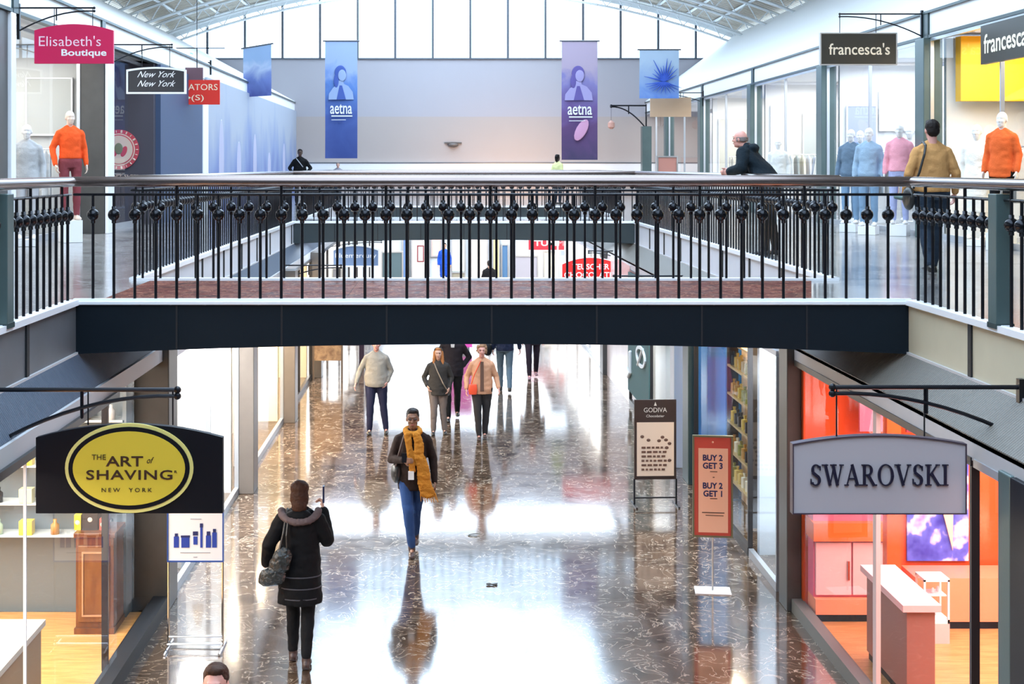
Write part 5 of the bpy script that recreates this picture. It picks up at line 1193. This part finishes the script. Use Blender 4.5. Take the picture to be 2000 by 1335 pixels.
rn = random.Random(9); lvl = ('lowest', 'second', 'third', 'fourth', 'fifth')
for li, z in enumerate((.365, .765, 1.165, 1.565, 1.965)):
    for i in range(7):
        c = rn.choice([('olive', (.25, .25, .05)), ('gold', (.65, .45, .10)), ('cream', (.80, .72, .52)), ('black', (.02, .02, .02)), ('amber', (.5, .25, .05))])
        o = MB().loft([(0, 0, 0, .05, .04), (0, 0, .14, .05, .04), (0, 0, .15, .015, .015), (0, 0, .20, .022, .022)], 12, 4).build('perfume_bottle', paint(c[0]+' perfume', c[1], .25), None)
        tag(o, '%s perfume bottle on the %s shelf behind the sale stand' % (c[0], lvl[li]), 'bottle', 'perfume bottles on the gold rack'); o.location = (4.16, 18.98+i*.24, z)
# lower left bright windows: display items
for i, (y, z, c, lab) in enumerate(((17.2, 1.1, (.15, .2, .3), 'steel blue vase on a plinth in the first bright left window'), (18.9, .95, (.5, .35, .2), 'tan vase on a plinth in the first bright left window'), (23.0, 1.0, (.2, .25, .2), 'olive vase on a plinth in the second bright left window'))):
    o = empty('display_plinth', (-3.27, y, 0), 0, 'white display plinth under the '+lab.split(' on a')[0], 'plinth'); MB().box(-.12, .12, -.15, .15, 0, z).build('block', W_, o)
    v = MB().loft([(0, 0, 0, .05, .05), (0, 0, .1, .09, .09), (0, 0, .22, .06, .06), (0, 0, .30, .04, .04), (0, 0, .33, .05, .05)], 16).build('vase', paint('vase %d' % i, c, .3), None, True, label=lab, cat='vase'); v.location = (-3.27, y, z)
# far end of the lower floor: shop windows and posters
def farpanel(x0, x1, y0, y1, c, lab, D=59.9, emit=0, name='display_board', cat='display board', sub=None):
    o = empty(name, ((X_(x0, D)+X_(x1, D))/2, D, Z_(y1, D)), 0, lab, cat); w_ = (X_(x1, D)-X_(x0, D))/2; h_ = Z_(y0, D)-Z_(y1, D)
    MB().box(-w_, w_, -.06, .06, 0, h_).build('face', paint('far '+str(c), c, .5), o)
    MB().ring([(-w_-.03, -.03), (w_+.03, -.03), (w_+.03, h_+.03), (-w_-.03, h_+.03)], [(-w_+.02, .02), (w_-.02, .02), (w_-.02, h_-.02), (-w_+.02, h_-.02)], -.09, .05).build('frame', paint(*sub) if sub else M['steel'], o)
    if D < 59.7:
        for s_ in (-1, 1): MB().box(s_*w_*.8-.02, s_*w_*.8+.02, -.03, .03, -Z_(y1, D)+(ZU if y1 < 400 else 0)+.001, 0).build('leg', M['steel'], o)
    return o
farpanel(746, 786, 492, 545, (.05, .09, .11), 'dark slate cabinet front far below the bridge', 55)
farpanel(787, 799, 465, 546, (.12, .22, .45), 'narrow blue door panel at the far end', 59.93)
wp = farpanel(804, 838, 468, 546, (.85, .80, .76), 'white poster with a thin dark frame at the far end', 59.93)
MB().ring([(-.14, .75), (.16, .75), (.16, 1.45), (-.14, 1.45)], [(-.09, .80), (.11, .80), (.11, 1.40), (-.09, 1.40)], -.075, -.06).build('printed_frame', paint('maroon line', (.20, .03, .04)), wp)
farpanel(842, 862, 462, 500, (.75, .45, .40), 'salmon coloured poster at the far end', 59.93)
farpanel(882, 908, 463, 530, (.72, .92, .86), 'mint green poster at the far end', 59.93)
farpanel(882, 908, 532, 547, (.28, .26, .20), 'olive low cabinet below the mint poster', 59.5)
farpanel(920, 952, 462, 546, (.88, .72, .66), 'pale pink shop display at the far end', 59.93)
farpanel(963, 975, 466, 546, (.72, .62, .30), 'narrow ochre banner at the far end', 59.93)
farpanel(980, 992, 478, 546, (.06, .16, .32), 'narrow deep blue panel at the far end', 59.93)
farpanel(1062, 1090, 491, 546, (.80, .76, .62), 'cream panel under the square red sign', 52)
farpanel(1000, 1050, 500, 546, (.30, .30, .36), 'grey display with scattered white shapes at the far end', 56)
farpanel(610, 640, 505, 546, (.30, .32, .36), 'grey shop door left of the blue sign', 50)
farpanel(650, 668, 524, 546, (.18, .16, .18), 'dark framed picture beneath the blue sign', 45)
farpanel(1284, 1322, 306, 350, (.55, .25, .20), 'small brick red notice board on the far upper right', 50, name='notice_board', cat='notice board')
# clothes racks in upper windows
def rack(label, loc, rz, n, cols_, L=1.2):
    r = empty('clothes_rack', loc, rz, label, 'clothes rack')
    MB().tube([(-L/2, 0, 0), (-L/2, 0, 1.5), (L/2, 0, 1.5), (L/2, 0, 0)], .014).build('frame', M['chrome'], r); MB().box(-L/2-.02, -L/2+.02, -.25, .25, 0, .03).box(L/2-.02, L/2+.02, -.25, .25, 0, .03).build('foot', M['chrome'], r)
    rn = random.Random(n)
    for i in range(n):
        c = cols_[i % len(cols_)]; x = -L/2+.1+i*(L-.2)/(n-1)
        g = blend('garment', MB().loft([(0, 0, 0, .035, .20), (0, 0, .5, .03, .20), (0, 0, .78, .03, .19), (0, 0, .86, .02, .06)], 12).cap((0, -.17, .78), (0, -.24, .35), .035, .03).cap((0, .17, .78), (0, .24, .35), .035, .03), cloth('garment %s' % (c,), c), None, .02, 1)
        g.location = Vector(loc)+Matrix.Rotation(rz, 3, 'Z')@Vector((x, 0, .62)); g.rotation_euler = (0, 0, rz)
        tag(g, '%s garment hanging on the rack %s' % (('pale', 'grey', 'dark', 'white')[i % 4], label.split(' rack ')[-1]), 'garment', 'garments on the '+label)
rack('chrome clothes rack in the nearest upper right window', (9.0, 22.4, ZU+.02), PI/2, 7, ((.62, .60, .56), (.35, .36, .36), (.12, .14, .16), (.80, .80, .76)))
rack('chrome clothes rack in the upper left boutique', (-7.3, 23.6, ZU+.02), PI/2, 7, ((.70, .70, .70), (.42, .43, .46), (.25, .26, .28), (.82, .82, .80)))
rack('chrome clothes rack in the third upper right window', (9.2, 34.2, ZU+.02), PI/2, 6, ((.70, .68, .60), (.30, .34, .40), (.25, .26, .28), (.82, .82, .80)))
# warm wash on the end wall and accent lights --------------------------------------
wl = area('warm_wall_washer', (X_(1010, 54), 54, 4.6), (math.radians(70), 0, 0), 3.0, .4, 160, (1, .55, .25))

rack('chrome clothes rack facing out of the upper left boutique', (-7.6, 25.3, ZU+.02), 0, 7, ((.55, .56, .57), (.30, .32, .35), (.70, .70, .68), (.18, .19, .20)))
rack('chrome clothes rack facing out of the second upper right window', (9.55, 29.9, ZU+.02), 0, 8, ((.60, .50, .42), (.30, .34, .38), (.75, .72, .66), (.45, .20, .18)), 1.3)
rack('chrome clothes rack facing out of the third upper right window', (9.55, 37.0, ZU+.02), 0, 8, ((.50, .52, .50), (.28, .32, .30), (.72, .66, .50), (.60, .62, .66)), 1.3)
rack('chrome clothes rack facing out of the fourth upper right window', (9.55, 44.4, ZU+.02), 0, 8, ((.62, .55, .44), (.40, .42, .40), (.70, .66, .58), (.35, .30, .26)), 1.3)
for i, (x, y, w_, h_, zz, c, lab) in enumerate(((8.95, 30.55, .6, 1.5, 4.6, (.42, .46, .80), 'lavender fashion poster behind the denim mannequins'), (9.8, 30.55, .9, .8, 5.6, (.82, .80, .76), 'ivory poster high behind the pink top'), (9.0, 37.65, .7, 1.9, 4.5, (.80, .76, .62), 'sand coloured tall poster in the third upper right window'), (9.85, 37.65, .7, 1.2, 5.0, (.55, .60, .58), 'sage poster in the third upper right window'), (9.2, 45.05, 1.0, 1.8, 4.5, (.72, .70, .58), 'olive cream poster in the fourth upper right window'), (-7.2, 25.95, .8, 1.0, 5.4, (.50, .52, .50), 'grey poster in the upper left boutique'), (-8.3, 25.95, .7, 1.6, 4.8, (.72, .66, .58), 'beige poster in the upper left boutique'))):
    o = empty('wall_poster', (x, y, zz), 0, lab, 'poster'); MB().box(-w_/2, w_/2, -.03, 0, 0, h_).build('print', paint('print %d' % i, c, .5), o)
    MB().ring([(-w_/2-.03, -.03), (w_/2+.03, -.03), (w_/2+.03, h_+.03), (-w_/2-.03, h_+.03)], [(-w_/2, 0), (w_/2, 0), (w_/2, h_), (-w_/2, h_)], -.04, .01).build('frame', M['white'], o)
